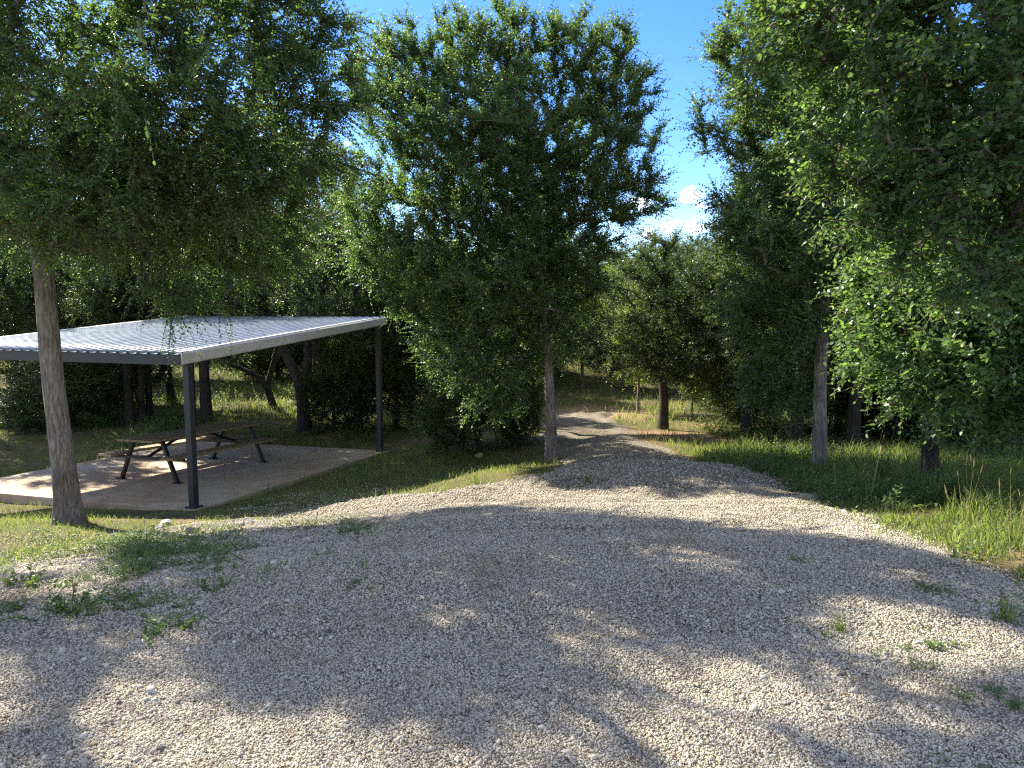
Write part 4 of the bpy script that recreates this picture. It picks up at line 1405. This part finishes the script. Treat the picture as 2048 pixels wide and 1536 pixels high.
for i in range(22):
    u, v = rw.uniform(0, 760), rw.uniform(1090, 1330)
    if v < 1330 - .28 * u:
        WEEDS.append((u, v, int(rw.integers(0, 3)), .35 + .5 * rw.random(), 'small stray green weed sprouting from the shaded gravel of the left bank'))
for i in range(6):
    WEEDS.append((rw.uniform(1560, 2040), rw.uniform(1185, 1420), int(rw.integers(1, 4)), .3 + .35 * rw.random(), 'small stray weed or grass sprig in the streaked gravel below the right verge'))
for i, (u, v, kd, s_, lab) in enumerate(WEEDS):
    p = hit(u, v)
    o = thing('weed' if kd < 3 else 'grass_tuft', (p[0], p[1], float(top(p[0], p[1])[0]) - .006), lab, 'weed' if kd < 3 else 'grass tuft', 'weeds in the gravel', i * 1.37)
    o.scale = (s_,) * 3
    obj('foliage', WP[kd] if kd < 3 else TUFT, o)


# ------------------------------------------------------------------ rocks, sticks, marker flag
def rock_mesh(seed, mat):
    import bmesh
    rg = np.random.default_rng(seed)
    bm = bmesh.new()
    bmesh.ops.create_icosphere(bm, subdivisions=3, radius=1)
    c = rg.standard_normal((14, 3))
    c /= np.linalg.norm(c, axis=1)[:, None]
    d = .5 + .28 * rg.random(14)
    for v_ in bm.verts:
        p = np.array(v_.co)
        for cc, dd in zip(c, d):
            t_ = p @ cc - dd
            if t_ > 0:
                p = p - cc * t_ * .98
        p *= 1 + .04 * vnoise(np.array([p[0] * 3 + p[2]]), np.array([p[1] * 3]), .8, seed)[0]
        v_.co = p * np.array([1, .8, .62])
    me = bpy.data.meshes.new('rock')
    bm.to_mesh(me)
    bm.free()
    me.materials.append(mat)
    return me


ROCKS = [(333, 1050, 16, ROCK, 'white angular rock, upper of the pair below the leaning elm'), (318, 1064, 16, ROCK, 'white rock leaning against the upper rock below the elm'), (298, 1083, 13, ROCK, 'small white rock at the lower end of the rock pair'),
         (500, 1056, 10, ROCK, 'white rock right of the rock pair on the bank'), (484, 1060, 11, ROCK, 'pale low rock beside the right bank rock'), (385, 1076, 20, ROCKG, 'flat grey rock lying in gravel between the white rocks'),
         (1690, 1030, 11, ROCK, 'white rock alone at the right gravel edge'), (302, 1402, 15, ROCK, 'pale flat stone in the shaded lower gravel'), (188, 1512, 12, ROCKY, 'yellowish stone in the sunlit gravel at the bottom'), (566, 1440, 9, ROCKG, 'dark grey stone at the sunlit gravel border'),
         (482, 1416, 8, ROCKG, 'small dark stone left of the grey border stone'), (960, 914, 12, ROCKY, 'tan broken rock in the sunny grass left of the drive elm'), (1560, 1205, 9, ROCK, 'pale stone on the shadow striped gravel'), (1650, 1212, 8, ROCKG, 'grey stone right of the pale stone in striped shade')]
for i, (u, v, rp, m_, lab) in enumerate(ROCKS):
    p = hit(u, v)
    o = obj('rock', rock_mesh(400 + i, m_))
    r_ = rp * p[1] / F
    o.location = (p[0], p[1], float(top(p[0], p[1])[0]) + r_ * .28)
    o.rotation_euler = (0, 0, i * 2.1)
    o.scale = (r_,) * 3
    tag(o, lab, 'rock')
for i, (u, v, L_, a_, lab) in enumerate([(345, 1078, .3, .1, 'grey stick lying beside the pair of white rocks'), (1155, 962, .5, .3, 'dead branch on the gravel beside the drive elm')]):
    p = hit(u, v)
    pts = np.array([(-L_ / 2, 0, .01), (-L_ / 6, .02, .018), (L_ / 5, -.01, .014), (L_ / 2, .03, .03)])
    tv, tf = tubes([(smooth_line(pts, 8), np.linspace(.011, .005, 8)), (np.array([(L_ / 6, 0, .016), (L_ / 3, -.07, .04)]), np.array([.005, .003]))], 6)
    o = obj('stick', mesh_np('stick', tv, tf, WOOD, smooth=True))
    o.location = (p[0], p[1], float(top(p[0], p[1])[0]))
    o.rotation_euler = (0, 0, a_)
    tag(o, lab, 'stick')
p = hit(1507, 903)
fl = thing('marker_flag', (p[0], p[1], float(ground(p[0], p[1])[0])), 'small red marker flag on a thin wire at the shaded grass edge', 'marker flag')
tv, tf = tubes([(np.array([(0, 0, -.05), (.004, 0, .2), (0, .01, .36)]), np.array([.003, .003, .003]))], 5)
obj('wire', mesh_np('wire', tv, tf, BLACKM), fl)
tv = np.array([(0, .008, .36), (.0, .0, .26), (.05, .03, .2), (.04, .02, .29), (0, .012, .36), (.0, .004, .26), (.05, .034, .2), (.04, .024, .29)])
obj('flag_cloth', mesh_np('flag_cloth', tv, np.array([(0, 1, 2, 3), (7, 6, 5, 4), (0, 3, 7, 4), (1, 5, 6, 2), (3, 2, 6, 7), (0, 4, 5, 1)]), FLAGM), fl)

# ------------------------------------------------------------------ sky, sun, camera
wd = bpy.data.worlds.new('World')
sc.world = wd
wd.use_nodes = True
nt = wd.node_tree
N, L = nt.nodes, nt.links
bg = N['Background']
sky = N.new('ShaderNodeTexSky')
sky.sky_type = 'NISHITA'
sky.sun_disc = False
sky.sun_elevation = SUN_EL
sky.sun_rotation = SUN_AZ % (2 * math.pi)
sky.ozone_density = 3.0
sky.altitude = 300
sky.air_density = .9
sky.dust_density = .15
hs = nd(N, 'ShaderNodeHueSaturation')
hs.inputs['Saturation'].default_value = 1.3
hs.inputs['Hue'].default_value = .516
L.new(sky.outputs[0], hs.inputs['Color'])
tc = N.new('ShaderNodeTexCoord')
mp = nd(N, 'ShaderNodeMapping')
mp.inputs['Scale'].default_value = (1, 1, 1.7)
L.new(tc.outputs['Generated'], mp.inputs[0])
ns = nd(N, 'ShaderNodeTexNoise', i_Scale=38.0, i_Detail=8.0, i_Roughness=.55)
L.new(mp.outputs[0], ns.inputs['Vector'])
acc = None
for u, v, r_, s_ in [(1378, 388, .026, 1.1), (1402, 410, .02, 1.0), (1385, 452, .034, 1.0), (1340, 458, .03, 1.0), (1300, 470, .024, .9), (1275, 405, .03, 1.2), (1250, 420, .03, 1.1), (590, 320, .085, 1.3), (660, 300, .05, .9), (520, 300, .06, 1.1), (640, 510, .1, 1.2), (1080, 640, .1, 1)]:
    d = unit(at(u, v, 1.0) - EYE) * np.array([1, 1, 1.7])
    vm = nd(N, 'ShaderNodeVectorMath', operation='DISTANCE')
    L.new(mp.outputs[0], vm.inputs[0])
    vm.inputs[1].default_value = tuple(d)
    mr = nd(N, 'ShaderNodeMapRange', i_1=0.0, i_2=r_, i_3=.32 * s_, i_4=0.0)
    L.new(vm.outputs['Value'], mr.inputs[0])
    if acc is None:
        acc = mr.outputs[0]
    else:
        mm = nd(N, 'ShaderNodeMath', operation='MAXIMUM')
        L.new(acc, mm.inputs[0])
        L.new(mr.outputs[0], mm.inputs[1])
        acc = mm.outputs[0]
ad = nd(N, 'ShaderNodeMath', operation='ADD')
L.new(acc, ad.inputs[0])
L.new(ns.outputs['Fac'], ad.inputs[1])
cr0 = nd(N, 'ShaderNodeMapRange', i_1=.62, i_2=.9, i_3=0.0, i_4=.9)
L.new(ad.outputs[0], cr0.inputs[0])
gate = nd(N, 'ShaderNodeMath', operation='MULTIPLY', use_clamp=True)
L.new(acc, gate.inputs[0])
gate.inputs[1].default_value = 9.0
cr = nd(N, 'ShaderNodeMath', operation='MULTIPLY')
L.new(cr0.outputs[0], cr.inputs[0])
L.new(gate.outputs[0], cr.inputs[1])
mxc = nd(N, 'ShaderNodeMix', data_type='RGBA', blend_type='MIX')
L.new(cr.outputs[0], mxc.inputs[0])
L.new(hs.outputs[0], mxc.inputs[6])
mxc.inputs[7].default_value = (6.2, 6.2, 6.4, 1)
# broken cloud overhead and behind the viewer, added out of view to lift and whiten the shade
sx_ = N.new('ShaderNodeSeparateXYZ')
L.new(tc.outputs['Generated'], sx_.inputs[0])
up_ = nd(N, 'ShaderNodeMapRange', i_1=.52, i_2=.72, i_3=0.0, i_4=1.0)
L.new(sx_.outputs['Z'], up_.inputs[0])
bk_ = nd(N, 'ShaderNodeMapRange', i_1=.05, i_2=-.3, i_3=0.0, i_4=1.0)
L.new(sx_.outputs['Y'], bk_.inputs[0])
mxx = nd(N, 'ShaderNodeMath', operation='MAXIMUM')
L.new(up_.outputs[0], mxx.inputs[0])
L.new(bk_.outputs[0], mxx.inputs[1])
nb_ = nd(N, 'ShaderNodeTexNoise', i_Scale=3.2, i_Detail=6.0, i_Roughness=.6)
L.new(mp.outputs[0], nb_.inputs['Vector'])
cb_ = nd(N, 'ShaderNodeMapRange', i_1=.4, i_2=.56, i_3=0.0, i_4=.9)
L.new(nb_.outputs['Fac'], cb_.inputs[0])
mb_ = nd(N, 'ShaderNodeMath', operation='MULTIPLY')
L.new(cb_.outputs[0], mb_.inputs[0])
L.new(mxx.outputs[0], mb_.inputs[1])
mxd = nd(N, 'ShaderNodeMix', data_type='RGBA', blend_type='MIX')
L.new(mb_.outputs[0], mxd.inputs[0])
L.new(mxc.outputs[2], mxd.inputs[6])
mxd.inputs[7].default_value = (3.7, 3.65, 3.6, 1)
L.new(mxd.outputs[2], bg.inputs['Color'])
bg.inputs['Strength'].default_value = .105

sl = bpy.data.lights.new('sun', 'SUN')
sl.energy = 5.0
sl.angle = R(.53)
sl.color = (1, .91, .76)
so = bpy.data.objects.new('sun', sl)
COL.objects.link(so)
so.rotation_euler = Vector(SUNV).to_track_quat('Z', 'Y').to_euler()

cam = bpy.data.cameras.new('camera')
cam.sensor_width = 36
cam.lens = 36 * F / 2048
cam.clip_end = 3000
cam.clip_start = .05
co_ = bpy.data.objects.new('camera', cam)
COL.objects.link(co_)
co_.location = tuple(EYE)
co_.rotation_euler = (math.pi / 2 - PITCH, 0, 0)
sc.camera = co_

sc.view_settings.view_transform = 'Standard'
sc.view_settings.look = 'None'
sc.view_settings.exposure = 1.75
sc.view_settings.gamma = 1
cy = sc.cycles
cy.use_denoising = False
cy.filter_width = 1.25
cy.sample_clamp_indirect = 4
cy.max_bounces = 7
cy.diffuse_bounces = 4
cy.glossy_bounces = 2
cy.transmission_bounces = 4
cy.transparent_max_bounces = 4
